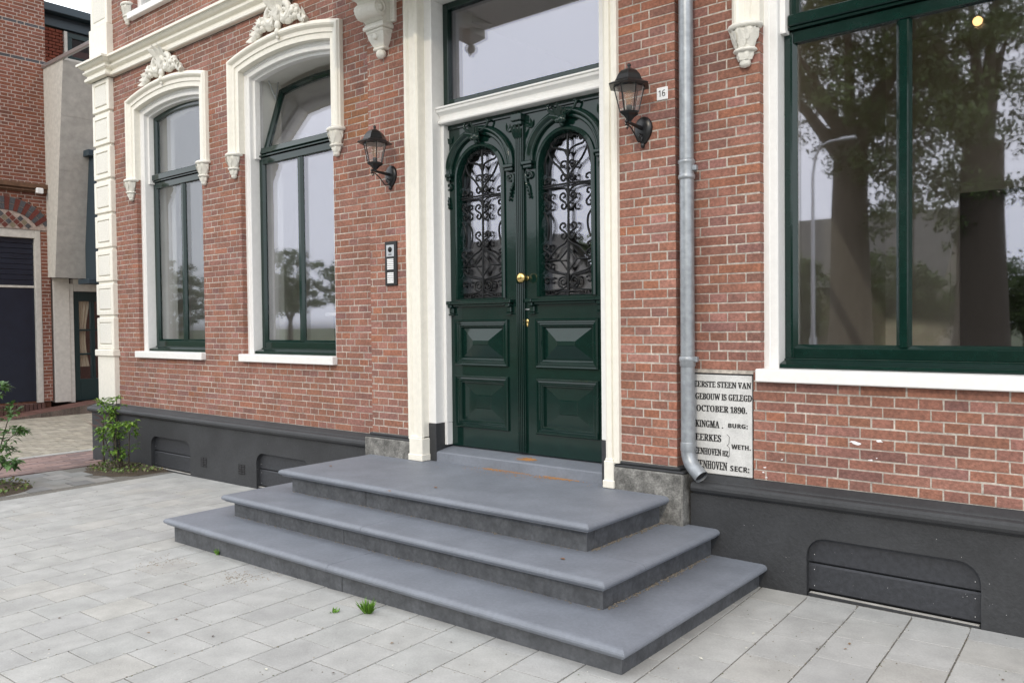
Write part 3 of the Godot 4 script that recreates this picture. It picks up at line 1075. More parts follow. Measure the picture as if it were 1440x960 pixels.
func build_leaf(bld, s):
	var ax = -3.515
	var cx = ax + s * 0.383
	var zd = -0.09
	var leaf = part_node("door_leaf", bld)
	leaf.set_meta("label", "left door leaf" if s < 0 else "right door leaf with brass knob")
	var x0 = minf(ax + s * 0.006, ax + s * 0.745)
	var x1 = maxf(ax + s * 0.006, ax + s * 0.745)
	var yb = 0.57
	var yt = 2.966
	var hw = 0.235
	var g0 = 1.665
	var ys = 2.555
	# face of the leaf with the round-headed opening and two panel openings
	var b := MB.new()
	var panels = [[1.343, 0.163], [0.908, 0.187]]
	var ph = 0.252
	var zz = zd
	b.q(Vector3(x0, yb, zz), Vector3(x1, yb, zz), Vector3(x1, 0.721, zz), Vector3(x0, 0.721, zz))
	b.q(Vector3(x0, 1.095, zz), Vector3(x1, 1.095, zz), Vector3(x1, 1.18, zz), Vector3(x0, 1.18, zz))
	b.q(Vector3(x0, 1.506, zz), Vector3(x1, 1.506, zz), Vector3(x1, g0, zz), Vector3(x0, g0, zz))
	for r in [[0.721, 1.095], [1.18, 1.506]]:
		b.q(Vector3(x0, r[0], zz), Vector3(cx - ph, r[0], zz), Vector3(cx - ph, r[1], zz), Vector3(x0, r[1], zz))
		b.q(Vector3(cx + ph, r[0], zz), Vector3(x1, r[0], zz), Vector3(x1, r[1], zz), Vector3(cx + ph, r[1], zz))
	b.q(Vector3(x0, g0, zz), Vector3(cx - hw, g0, zz), Vector3(cx - hw, ys, zz), Vector3(x0, ys, zz))
	b.q(Vector3(cx + hw, g0, zz), Vector3(x1, g0, zz), Vector3(x1, ys, zz), Vector3(cx + hw, ys, zz))
	b.q(Vector3(x0, ys, zz), Vector3(cx - hw, ys, zz), Vector3(cx - hw, yt, zz), Vector3(x0, yt, zz))
	b.q(Vector3(cx + hw, ys, zz), Vector3(x1, ys, zz), Vector3(x1, yt, zz), Vector3(cx + hw, yt, zz))
	var rim = round_head(cx, hw, g0, ys)
	for i in range(1, rim.size() - 2):
		b.q(Vector3(rim[i].x, rim[i].y, zz), Vector3(rim[i + 1].x, rim[i + 1].y, zz), Vector3(rim[i + 1].x, yt, zz), Vector3(rim[i].x, yt, zz))
	# edges and inner faces
	b.box(Vector3(x0, yb, zd - 0.05), Vector3(x1, 1.66, zd - 0.047))
	b.q(Vector3(x0, yb, zd), Vector3(x0, yb, zd - 0.05), Vector3(x0, yt, zd - 0.05), Vector3(x0, yt, zd))
	b.q(Vector3(x1, yb, zd), Vector3(x1, yb, zd - 0.05), Vector3(x1, yt, zd - 0.05), Vector3(x1, yt, zd))
	var rings = []
	for k in [[0.0, 0.0], [0.004, 0.0], [0.008, 0.0]]: pass
	# stepped rim round the glass
	for k in [[0.0, 0.0], [-0.006, 0.012], [0.006, 0.02], [0.02, 0.018], [0.028, -0.002], [0.034, -0.03], [0.036, -0.075]]:
		var r = []
		for p in round_head(cx, hw - k[0], g0 + 0.0, ys): r.append(Vector3(p.x, p.y, zd + k[1]))
		rings.append(r)
	b.grid(rings, false, false)
	b.box(Vector3(cx - hw - 0.004, g0 - 0.03, zd - 0.075), Vector3(cx + hw + 0.004, g0 + 0.002, zd + 0.008), 0.004)
	# shallow sunk field above the arch
	b.box(Vector3(x0, yt - 0.035, zd), Vector3(x1, yt, zd + 0.012), 0.003)
	put(b, "leaf_face", m.green, leaf)
	# outer arch moulding springing from two scroll brackets
	b = MB.new()
	rings = []
	for k in [[0.262, 0.0], [0.262, 0.018], [0.272, 0.026], [0.282, 0.02], [0.288, 0.02], [0.295, 0.034], [0.306, 0.042], [0.318, 0.036], [0.324, 0.026], [0.332, 0.022], [0.336, 0.0]]:
		var r = []
		for i in range(25):
			var a = PI * i / 24.0
			r.append(Vector3(cx + cos(a) * k[0], 2.598 + sin(a) * k[0] * 0.96, zd + k[1]))
		rings.append(r)
	b.grid(rings, false, true)
	put(b, "arch_moulding", m.green, leaf)
	for k in [-1.0, 1.0]:
		b = MB.new()
		var bx = cx + k * 0.299
		b.box(Vector3(bx - 0.044, 2.575, zd), Vector3(bx + 0.044, 2.6, zd + 0.05), 0.005)
		b.box(Vector3(bx - 0.036, 2.552, zd), Vector3(bx + 0.036, 2.575, zd + 0.038), 0.005)
		var sp = []
		for p in spiral(bx - k * 0.004, 2.512, 0.034, 0.008, PI / 2 - k * 0.8, PI / 2 - k * (0.8 + 7.5), 22): sp.append(Vector3(p.x, p.y, zd + 0.014))
		b.tube(sp, 0.0075, 6)
		var tail = []
		for p in curve2([Vector2(bx + k * 0.03, 2.52), Vector2(bx + k * 0.026, 2.46), Vector2(bx + k * 0.004, 2.42), Vector2(bx - k * 0.006, 2.375)], 5): tail.append(Vector3(p.x, p.y, zd + 0.01))
		b.tube(tail, [0.013, 0.013, 0.013, 0.012, 0.012, 0.012, 0.011, 0.011, 0.01, 0.01, 0.009, 0.008, 0.007, 0.006, 0.006, 0.005], 7)
		for f in 4:
			b.ball(Vector3(bx + k * (0.012 - f * 0.006), 2.43 - f * 0.025, zd + 0.014), Vector3(0.012 - f * 0.0015, 0.014, 0.013), 7)
		put(b, "scroll_bracket", m.green, leaf)
	# acanthus keystone
	b = MB.new()
	for k in 7:
		var a = PI / 2 + (k - 3) * 0.42
		var d = Vector3(cos(a), sin(a), 0.35).normalized()
		b.blade(Vector3(cx, 2.835, zd + 0.035), d, Vector3(-sin(a), cos(a), 0).cross(Vector3(0, 0, 1)).normalized() if false else Vector3(sin(a), -cos(a), 0), Vector3(0, 0, 1), 0.105 if k % 2 == 1 else 0.088, 0.019, 0.03)
	put(b, "keystone", m.green, leaf)
	for k in [-1.0, 1.0]:
		b = MB.new()
		b.ball(Vector3(cx + k * 0.026, 2.828, zd + 0.05), Vector3(0.02, 0.02, 0.018), 9)
		var sp = []
		for p in curve2([Vector2(cx + k * 0.015, 2.86), Vector2(cx + k * 0.06, 2.875), Vector2(cx + k * 0.1, 2.9), Vector2(cx + k * 0.118, 2.935), Vector2(cx + k * 0.1, 2.945)], 4): sp.append(Vector3(p.x, p.y, zd + 0.035))
		b.tube(sp, 0.009, 6)
		put(b, "keystone_scroll", m.green, leaf)
		b = MB.new()
		# spandrel sprigs
		for j in 3:
			var d = Vector3(k * cos(0.5 + j * 0.5), sin(0.3 + j * 0.5) * 0.7, 0.1).normalized()
			b.blade(Vector3(cx + k * 0.27, 2.835, zd + 0.006), d, Vector3(-d.y, d.x, 0), Vector3(0, 0, 1), 0.06, 0.012, 0.008)
		put(b, "sprig", m.green, leaf)
	b = MB.new()
	b.ball(Vector3(cx, 2.835, zd + 0.035), Vector3(0.03, 0.034, 0.03), 10)
	b.ball(Vector3(cx, 2.80, zd + 0.03), Vector3(0.018, 0.016, 0.02), 8)
	put(b, "keystone_boss", m.green, leaf)
	# ledge under the glass with little blocks
	b = MB.new()
	b.box(Vector3(cx - 0.262, 1.628, zd), Vector3(cx + 0.262, 1.645, zd + 0.05), 0.004)
	b.box(Vector3(cx - 0.25, 1.612, zd), Vector3(cx + 0.25, 1.628, zd + 0.034), 0.004)
	for k in [-1.0, 1.0]:
		b.box(Vector3(cx + k * 0.262, 1.628, zd), Vector3(cx + k * 0.318, 1.652, zd + 0.056), 0.004)
		b.box(Vector3(cx + k * 0.262, 1.602, zd), Vector3(cx + k * 0.3, 1.628, zd + 0.044), 0.005)
		b.box(Vector3(cx + k * 0.258, 1.56, zd), Vector3(cx + k * 0.3, 1.602, zd + 0.024), 0.005)
		b.box(Vector3(cx + k * 0.254, 1.546, zd), Vector3(cx + k * 0.304, 1.558, zd + 0.03), 0.004)
	put(b, "ledge", m.green, leaf)
	# raised panels in bolection mouldings
	for p in panels:
		b = MB.new()
		var fl = 0.016 if p[1] < 0.17 else 0.05
		mould_rect(b, cx, p[0], ph, p[1], [[-0.006, zd - 0.002], [-0.006, zd + 0.014], [0.0, zd + 0.02], [0.008, zd + 0.019], [0.011, zd + 0.012], [0.02, zd + 0.014], [0.025, zd + 0.006], [0.034, zd + 0.007], [0.04, zd - 0.004], [0.048, zd - 0.005], [0.051, zd - 0.022]])
		rings = []
		var hx = ph - 0.051
		var hy = p[1] - 0.051
		var fx = 0.075
		rings.append([Vector3(cx - hx, p[0] - hy, zd - 0.0222), Vector3(cx + hx, p[0] - hy, zd - 0.0222), Vector3(cx + hx, p[0] + hy, zd - 0.0222), Vector3(cx - hx, p[0] + hy, zd - 0.0222)])
		var zt = zd + (0.012 if p[1] < 0.17 else -0.016)
		rings.append([Vector3(cx - fx, p[0] - fl, zt), Vector3(cx + fx, p[0] - fl, zt), Vector3(cx + fx, p[0] + fl, zt), Vector3(cx - fx, p[0] + fl, zt)])
		rings.append([Vector3(cx - fx + 0.004, p[0] - fl + 0.004, zt + 0.004), Vector3(cx + fx - 0.004, p[0] - fl + 0.004, zt + 0.004), Vector3(cx + fx - 0.004, p[0] + fl - 0.004, zt + 0.004), Vector3(cx - fx + 0.004, p[0] + fl - 0.004, zt + 0.004)])
		b.grid(rings, true)
		var r = rings[-1]
		b.q(r[0], r[1], r[2], r[3])
		put(b, "panel", m.green, leaf)
	# glass and wrought iron grille
	b = MB.new()
	var gp = round_head(cx, hw - 0.03, g0, ys)
	for z in [zd - 0.06, zd - 0.072]:
		for i in range(1, gp.size() - 2):
			b.q(Vector3(gp[i].x, g0, z), Vector3(gp[i + 1].x, g0, z), Vector3(gp[i + 1].x, gp[i + 1].y, z), Vector3(gp[i].x, gp[i].y, z))
	put(b, "pane", m.pane, leaf)
	put(grille(cx, zd - 0.028), "grille", m.iron_gloss, leaf)
	if s < 0:
		# ribbed cover strip with a small capital, on the meeting edge
		b = MB.new()
		b.box(Vector3(ax - 0.036, yb + 0.004, zd), Vector3(ax + 0.036, 2.93, zd + 0.018), 0.003)
		for k in [-0.024, -0.008, 0.008, 0.024]:
			b.box(Vector3(ax + k - 0.0055, yb + 0.01, zd + 0.017), Vector3(ax + k + 0.0055, 2.77, zd + 0.031), 0.0045)
		b.box(Vector3(ax - 0.046, 2.885, zd), Vector3(ax + 0.046, 2.935, zd + 0.055), 0.006)
		b.box(Vector3(ax - 0.04, 2.855, zd), Vector3(ax + 0.04, 2.885, zd + 0.045), 0.006)
		for k in [-1.0, 0.0, 1.0]:
			b.blade(Vector3(ax + k * 0.022, 2.765, zd + 0.03), Vector3(k * 0.15, 1, 0.1).normalized(), Vector3(1, 0, 0), Vector3(0, 0, 1), 0.1, 0.016, 0.03)
		put(b, "cover_strip", m.green, leaf)
	else:
		var kx = ax + 0.052
		b = MB.new()
		b.lathe([Vector2(0.0, 0.0), Vector2(0.019, 0.0), Vector2(0.02, 0.006), Vector2(0.016, 0.011), Vector2(0.012, 0.016), Vector2(0.011, 0.034), Vector2(0.02, 0.044), Vector2(0.033, 0.056), Vector2(0.036, 0.07), Vector2(0.03, 0.084), Vector2(0.014, 0.09), Vector2(0.0, 0.091)], Vector3.ZERO, 20)
		for i in b.v.size():
			b.v[i] = Vector3(kx + b.v[i].x, 1.797 + b.v[i].z * -1.0, zd + b.v[i].y)
			b.n[i] = Vector3(b.n[i].x, -b.n[i].z, b.n[i].y)
		put(b, "knob", m.brass, leaf)
		b = MB.new()
		b.ball(Vector3(kx - 0.004, 1.495, zd + 0.002), Vector3(0.014, 0.018, 0.006), 10)
		b.ball(Vector3(kx - 0.004, 1.47, zd + 0.002), Vector3(0.009, 0.014, 0.005), 8)
		put(b, "keyhole_plate", m.brass, leaf)
		b = MB.new()
		b.box(Vector3(kx - 0.026, 1.574, zd), Vector3(kx + 0.02, 1.584, zd + 0.006), 0.002)
		put(b, "lock_slot", m.steel, leaf)

# wrought iron pattern: centre bar, scrolls in pairs, lozenge
func grille(cx, z):
	var b := MB.new()
	var r = 0.0078
	var line = func(pts, rad):
		var a = []
		for p in pts: a.append(Vector3(cx + p.x, p.y, z + 0.006 * sin(p.y * 31.0 + p.x * 17.0)))
		b.tube(a, rad, 6)
	line.call([Vector2(0, 1.655), Vector2(0, 2.2), Vector2(0, 2.755)], 0.0098)
	line.call([Vector2(-0.2, 2.415), Vector2(0, 2.42), Vector2(0.2, 2.415)], r)
	line.call([Vector2(-0.2, 1.672), Vector2(0.2, 1.672)], r)
	for s in [-1.0, 1.0]:
		var S = func(pts):
			var o = []
			for p in pts: o.append(Vector2(p.x * s, p.y))
			return o
		# crown scrolls
		line.call(S.call(spiral(0.026, 2.735, 0.024, 0.006, PI, PI - 6.0, 16)), 0.005)
		# large upper branches, ending in curls
		line.call(S.call(curve2([Vector2(0.003, 2.60), Vector2(0.03, 2.645), Vector2(0.085, 2.665), Vector2(0.125, 2.675), Vector2(0.14, 2.71)], 5) + spiral(0.112, 2.712, 0.028, 0.009, 0.0, 5.2, 16)), r)
		line.call(S.call(curve2([Vector2(0.003, 2.445), Vector2(0.06, 2.525), Vector2(0.13, 2.59), Vector2(0.168, 2.66)], 6)), r)
		line.call(S.call(curve2([Vector2(0.01, 2.74), Vector2(0.07, 2.735), Vector2(0.14, 2.69), Vector2(0.178, 2.6), Vector2(0.195, 2.5)], 5)), 0.0068)
		# curls on the centre bar
		for k in [[2.545, 0.028], [2.455, 0.027]]:
			line.call(S.call(spiral(0.034, k[0], 0.033, k[1] * 0.35, PI + 0.4, PI + 0.4 - 6.6, 18)), r)
		line.call(S.call(spiral(0.165, 2.448, 0.03, 0.009, -0.6, 5.0, 16)), r)
		# branches below the cross bar
		line.call(S.call(curve2([Vector2(0.003, 2.34), Vector2(0.025, 2.385), Vector2(0.09, 2.402), Vector2(0.19, 2.4)], 5)), 0.0068)
		# S scrolls on the bar and at the edge
		for k in [[0.036, 2.335, 2.27], [0.172, 2.35, 2.28], [0.038, 2.135, 2.07], [0.176, 2.0, 1.94]]:
			var up = spiral(k[0], k[1], 0.0, 0.0, 0, 0, 1)
			line.call(S.call(spiral(k[0], k[1], 0.009, 0.028, 4.6, -0.75, 15) + spiral(k[0], k[2], 0.028, 0.009, PI - 0.75, PI - 0.75 + 5.35, 15)), r)
		line.call(S.call(curve2([Vector2(0.2, 2.24), Vector2(0.168, 2.19), Vector2(0.158, 2.12), Vector2(0.178, 2.05)], 5)), r)
		# arms over the lozenge
		line.call(S.call(curve2([Vector2(0.003, 2.045), Vector2(0.03, 2.02), Vector2(0.09, 1.99), Vector2(0.15, 1.93), Vector2(0.195, 1.90)], 5)), r)
		line.call(S.call([Vector2(0.0, 1.985), Vector2(0.068, 1.91), Vector2(0.0, 1.83)]), r)
		line.call(S.call([Vector2(0.068, 1.91), Vector2(0.2, 1.908)]), 0.005)
		line.call(S.call(spiral(0.172, 1.865, 0.026, 0.008, 0.3, 6.0, 15)), r)
		line.call(S.call(curve2([Vector2(0.003, 1.77), Vector2(0.025, 1.805), Vector2(0.09, 1.82), Vector2(0.15, 1.835), Vector2(0.2, 1.875)], 5)), r)
		# round scrolls near the foot
		line.call(S.call(spiral(0.048, 1.762, 0.04, 0.01, PI * 1.5, PI * 1.5 + 9.5, 26)), r)
		line.call(S.call(curve2([Vector2(0.01, 1.735), Vector2(0.05, 1.712), Vector2(0.12, 1.705), Vector2(0.2, 1.70)], 5)), 0.0068)
		line.call(S.call(spiral(0.172, 1.77, 0.026, 0.008, 2.6, -3.2, 15)), r)
		line.call(S.call(curve2([Vector2(0.0, 1.695), Vector2(0.06, 1.694), Vector2(0.1, 1.68), Vector2(0.15, 1.668)], 5)), 0.0068)
		for k in [0.125, 0.175]:
			line.call(S.call(spiral(k, 1.69, 0.019, 0.006, PI * 1.5, PI * 1.5 + 5.5, 14)), 0.0068)
	return b

# ---------------------------------------------------------------- balcony on brackets over the door
func build_balcony(bld):
	for cx in [-4.71, -2.40]:
		var br = part_node("console_bracket", bld)
		br.set_meta("label", "stucco console with scroll and ball drop")
		br.position.y = 0.082
		var b := MB.new()
		# side outline extruded across
		var pts = [[ZR, 3.70], [0.17, 3.70], [0.2, 3.72], [0.235, 3.735], [0.26, 3.76], [0.275, 3.80], [0.262, 3.835], [0.27, 3.85], [0.34, 3.86], [0.45, 3.885], [0.58, 3.93], [0.72, 3.985], [0.86, 4.01], [0.9, 4.015], [ZR, 4.015]]
		var l = []
		var rr = []
		for p in pts:
			l.append(Vector3(cx - 0.1, p[1], p[0]))
			rr.append(Vector3(cx + 0.1, p[1], p[0]))
		b.grid([l, rr], true)
		for g in [[l, cx - 0.1], [rr, cx + 0.1]]:
			var pk = []
			for p in pts: pk.append(Vector2(p[0], p[1]))
			var tr = Geometry2D.triangulate_polygon(PackedVector2Array(pk))
			for i in range(0, tr.size(), 3):
				b.t(g[0][tr[i]], g[0][tr[i + 1]], g[0][tr[i + 2]])
		put(b, "bracket_body", m.stucco, br)
		b = MB.new()
		# volute roll with eyes
		var roll = []
		for k in range(17):
			var a = TAU * k / 16.0
			roll.append(Vector2(cos(a), sin(a)))
		var rings = []
		for k in [[-0.116, 0.03], [-0.116, 0.055], [-0.11, 0.064], [-0.09, 0.066], [0.0, 0.058], [0.09, 0.066], [0.11, 0.064], [0.116, 0.055], [0.116, 0.03]]:
			var r = []
			for p in roll: r.append(Vector3(cx + k[0], 3.785 + p.y * k[1], 0.222 + p.x * k[1]))
			rings.append(r)
		b.grid(rings, false, true)
		for sd in [-1.0, 1.0]:
			b.ball(Vector3(cx + sd * 0.112, 3.785, 0.222), Vector3(0.018, 0.028, 0.028), 10)
			var sp = []
			for p in spiral(0.222, 3.785, 0.058, 0.02, 0.0, 9.0, 28): sp.append(Vector3(cx + sd * 0.113, p.y, p.x))
			b.tube(sp, 0.008, 6)
		put(b, "scroll", m.stucco, br)
		b = MB.new()
		b.box(Vector3(cx - 0.115, 3.655, ZR - 0.02), Vector3(cx + 0.115, 3.685, 0.205), 0.006)
		b.box(Vector3(cx - 0.098, 3.632, ZR - 0.02), Vector3(cx + 0.098, 3.655, 0.188), 0.006)
		b.box(Vector3(cx - 0.105, 3.685, ZR - 0.02), Vector3(cx + 0.105, 3.7, 0.195), 0.004)
		rings = []
		for k in [[0.09, 0.178, 3.632], [0.087, 0.172, 3.6], [0.07, 0.155, 3.56], [0.052, 0.138, 3.528]]:
			rings.append([Vector3(cx - k[0], k[2], ZR - 0.02), Vector3(cx - k[0], k[2], k[1]), Vector3(cx + k[0], k[2], k[1]), Vector3(cx + k[0], k[2], ZR - 0.02)])
		b.grid(rings)
		b.box(Vector3(cx - 0.062, 3.508, ZR - 0.02), Vector3(cx + 0.062, 3.529, 0.15), 0.006)
		b.ball(Vector3(cx, 3.482, 0.118), Vector3(0.045, 0.038, 0.036), 12)
		for k in [-1.0, 1.0]:
			b.blade(Vector3(cx + k * 0.012, 3.545, 0.145), Vector3(k * 0.4, 1, 0.3).normalized(), Vector3(1, 0, 0), Vector3(0, 0, 1), 0.085, 0.028, 0.02)
		b.ball(Vector3(cx, 3.6, 0.176), Vector3(0.024, 0.024, 0.014), 10)
		put(b, "drop", m.stucco, br)
		b = MB.new()
		b.box(Vector3(cx + 0.1, 3.70, ZR - 0.02), Vector3(cx + 0.15, 4.015, ZR + 0.03), 0.006)
		b.box(Vector3(cx - 0.15, 3.70, ZR - 0.02), Vector3(cx - 0.1, 4.015, ZR + 0.03), 0.006)
		put(b, "back_plate", m.stucco, br)
	var b := MB.new()
	b.box(Vector3(-5.05, 4.1, 0.02), Vector3(-2.07, 4.16, 0.98), 0.01)
	b.box(Vector3(-5.12, 4.16, 0.02), Vector3(-2.0, 4.30, 1.05), 0.02)
	put(b, "balcony_slab", m.stucco, bld)
	for cx in [-4.86, -2.26]:
		b = MB.new()
		b.box(Vector3(cx - 0.1, 4.03, 0.78), Vector3(cx + 0.1, 4.1, 0.98), 0.008)
		b.grid([[Vector3(cx - 0.1, 4.03, 0.98), Vector3(cx + 0.1, 4.03, 0.98), Vector3(cx + 0.1, 4.03, 0.78), Vector3(cx - 0.1, 4.03, 0.78)], [Vector3(cx - 0.02, 3.97, 0.9), Vector3(cx + 0.02, 3.97, 0.9), Vector3(cx + 0.02, 3.97, 0.86), Vector3(cx - 0.02, 3.97, 0.86)]], true)
		b.ball(Vector3(cx, 3.935, 0.88), Vector3(0.05, 0.045, 0.05), 12)
		b.ball(Vector3(cx, 3.88, 0.88), Vector3(0.015, 0.018, 0.015), 8)
		put(b, "pendant", m.stucco, bld)
	b = MB.new()
	for x in [-5.05, -2.07]:
		b.box(Vector3(x - 0.09, 4.3, 0.84), Vector3(x + 0.09, 5.15, 1.02), 0.01)
	b.box(Vector3(-4.96, 5.02, 0.88), Vector3(-2.16, 5.1, 1.0), 0.01)
	for k in 14:
		b.lathe([Vector2(0.05, 4.3), Vector2(0.05, 4.36), Vector2(0.03, 4.4), Vector2(0.055, 4.6), Vector2(0.03, 4.85), Vector2(0.045, 5.02)], Vector3(-4.86 + k * 0.2, 0, 0.94), 10)
	put(b, "balustrade", m.stucco, bld)

# ---------------------------------------------------------------- stone steps
func build_steps():
	var st = thing("entrance_steps", "three blue grey stone steps with rounded nosings before the green door", "steps")
	# [tread left, right, front, top, riser left, right, front, joint x list]
	var lv = [[-5.445, -1.689, 1.548, 0.145, -5.385, -1.735, 1.498, [-3.62]], [-5.165, -1.966, 1.266, 0.298, -5.105, -2.02, 1.2, [-3.665]], [-4.905, -2.25, 0.972, PLAT, -4.85, -2.315, 0.895, []]]
	var th = 0.046
	for i in 3:
		var k = lv[i]
		var below = -0.25 if i == 0 else lv[i - 1][3] - 0.01
		var zb = 0.06 if i < 2 else 0.0
		# risers: front in two stones, and the two sides
		var jx = [-3.55, -3.9, -4.05][i]
		for r in [[k[4], jx - 0.002], [jx + 0.002, k[5]]]:
			var b := MB.new()
			b.box(Vector3(r[0], below, k[6] - 0.08), Vector3(r[1], k[3] - th + 0.001, k[6]), 0.003)
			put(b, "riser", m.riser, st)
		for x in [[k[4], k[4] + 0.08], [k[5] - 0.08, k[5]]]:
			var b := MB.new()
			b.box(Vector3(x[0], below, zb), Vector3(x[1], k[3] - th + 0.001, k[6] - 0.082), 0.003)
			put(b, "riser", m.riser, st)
		# treads
		var xs = [k[0]] + k[7] + [k[1]]
		for j in range(xs.size() - 1):
			var b := MB.new()
			var l = xs[j] + (0.0015 if j > 0 else 0.0)
			var r = xs[j + 1] - (0.0015 if j < xs.size() - 2 else 0.0)
			if i == 1 and j == xs.size() - 2:
				slab(b, -2.7, r, zb + 0.002, 0.897, k[3] - th, k[3], false, true, false)
				put(b, "tread", m.stone, st)
				b = MB.new()
				slab(b, l, r, 0.9, k[2], k[3] - th, k[3], false, true)
			else:
				slab(b, l, r, zb + 0.002, k[2], k[3] - th, k[3], j == 0, j == xs.size() - 2)
			put(b, "tread", m.stone, st)
	# mortar bead and grit where riser meets tread, on the right-hand side
	rng.seed = 5
	for g in [[lv[1], 0.145], [lv[2], 0.298]]:
		var b := MB.new()
		var k = g[0]
		for j in 150:
			var z = rng.randf_range(0.1, k[6] - 0.02)
			var x = k[5] + absf(rng.randfn(0.0, 0.014))
			var s = rng.randf_range(0.003, 0.008)
			b.col = Color(1, 1, 1) * rng.randf_range(0.5, 1.1)
			b.ball(Vector3(x + 0.004, g[1] + 0.002, z), Vector3(s, s * 0.45, s * 1.3), 5)
		for j in 110:
			var x = rng.randf_range(k[4], k[5])
			var s = rng.randf_range(0.002, 0.005)
			b.ball(Vector3(x, g[1] + 0.001, k[6] + absf(rng.randfn(0.0, 0.006))), Vector3(s * 1.5, s * 0.5, s), 5)
		var o = put(b, "grit", m.dust, st)
		o.set_meta("kind", "stuff")
	return st

# ---------------------------------------------------------------- ground
func ground_quad(b, x0, x1, z0, z1, dy):
	var n = maxi(1, int((x1 - x0) / 2.0))
	for i in n:
		var a = lerpf(x0, x1, float(i) / n)
		var c = lerpf(x0, x1, float(i + 1) / n)
		b.q(Vector3(a, gy(a) + dy, z1), Vector3(c, gy(c) + dy, z1), Vector3(c, gy(c) + dy, z0), Vector3(a, gy(a) + dy, z0))

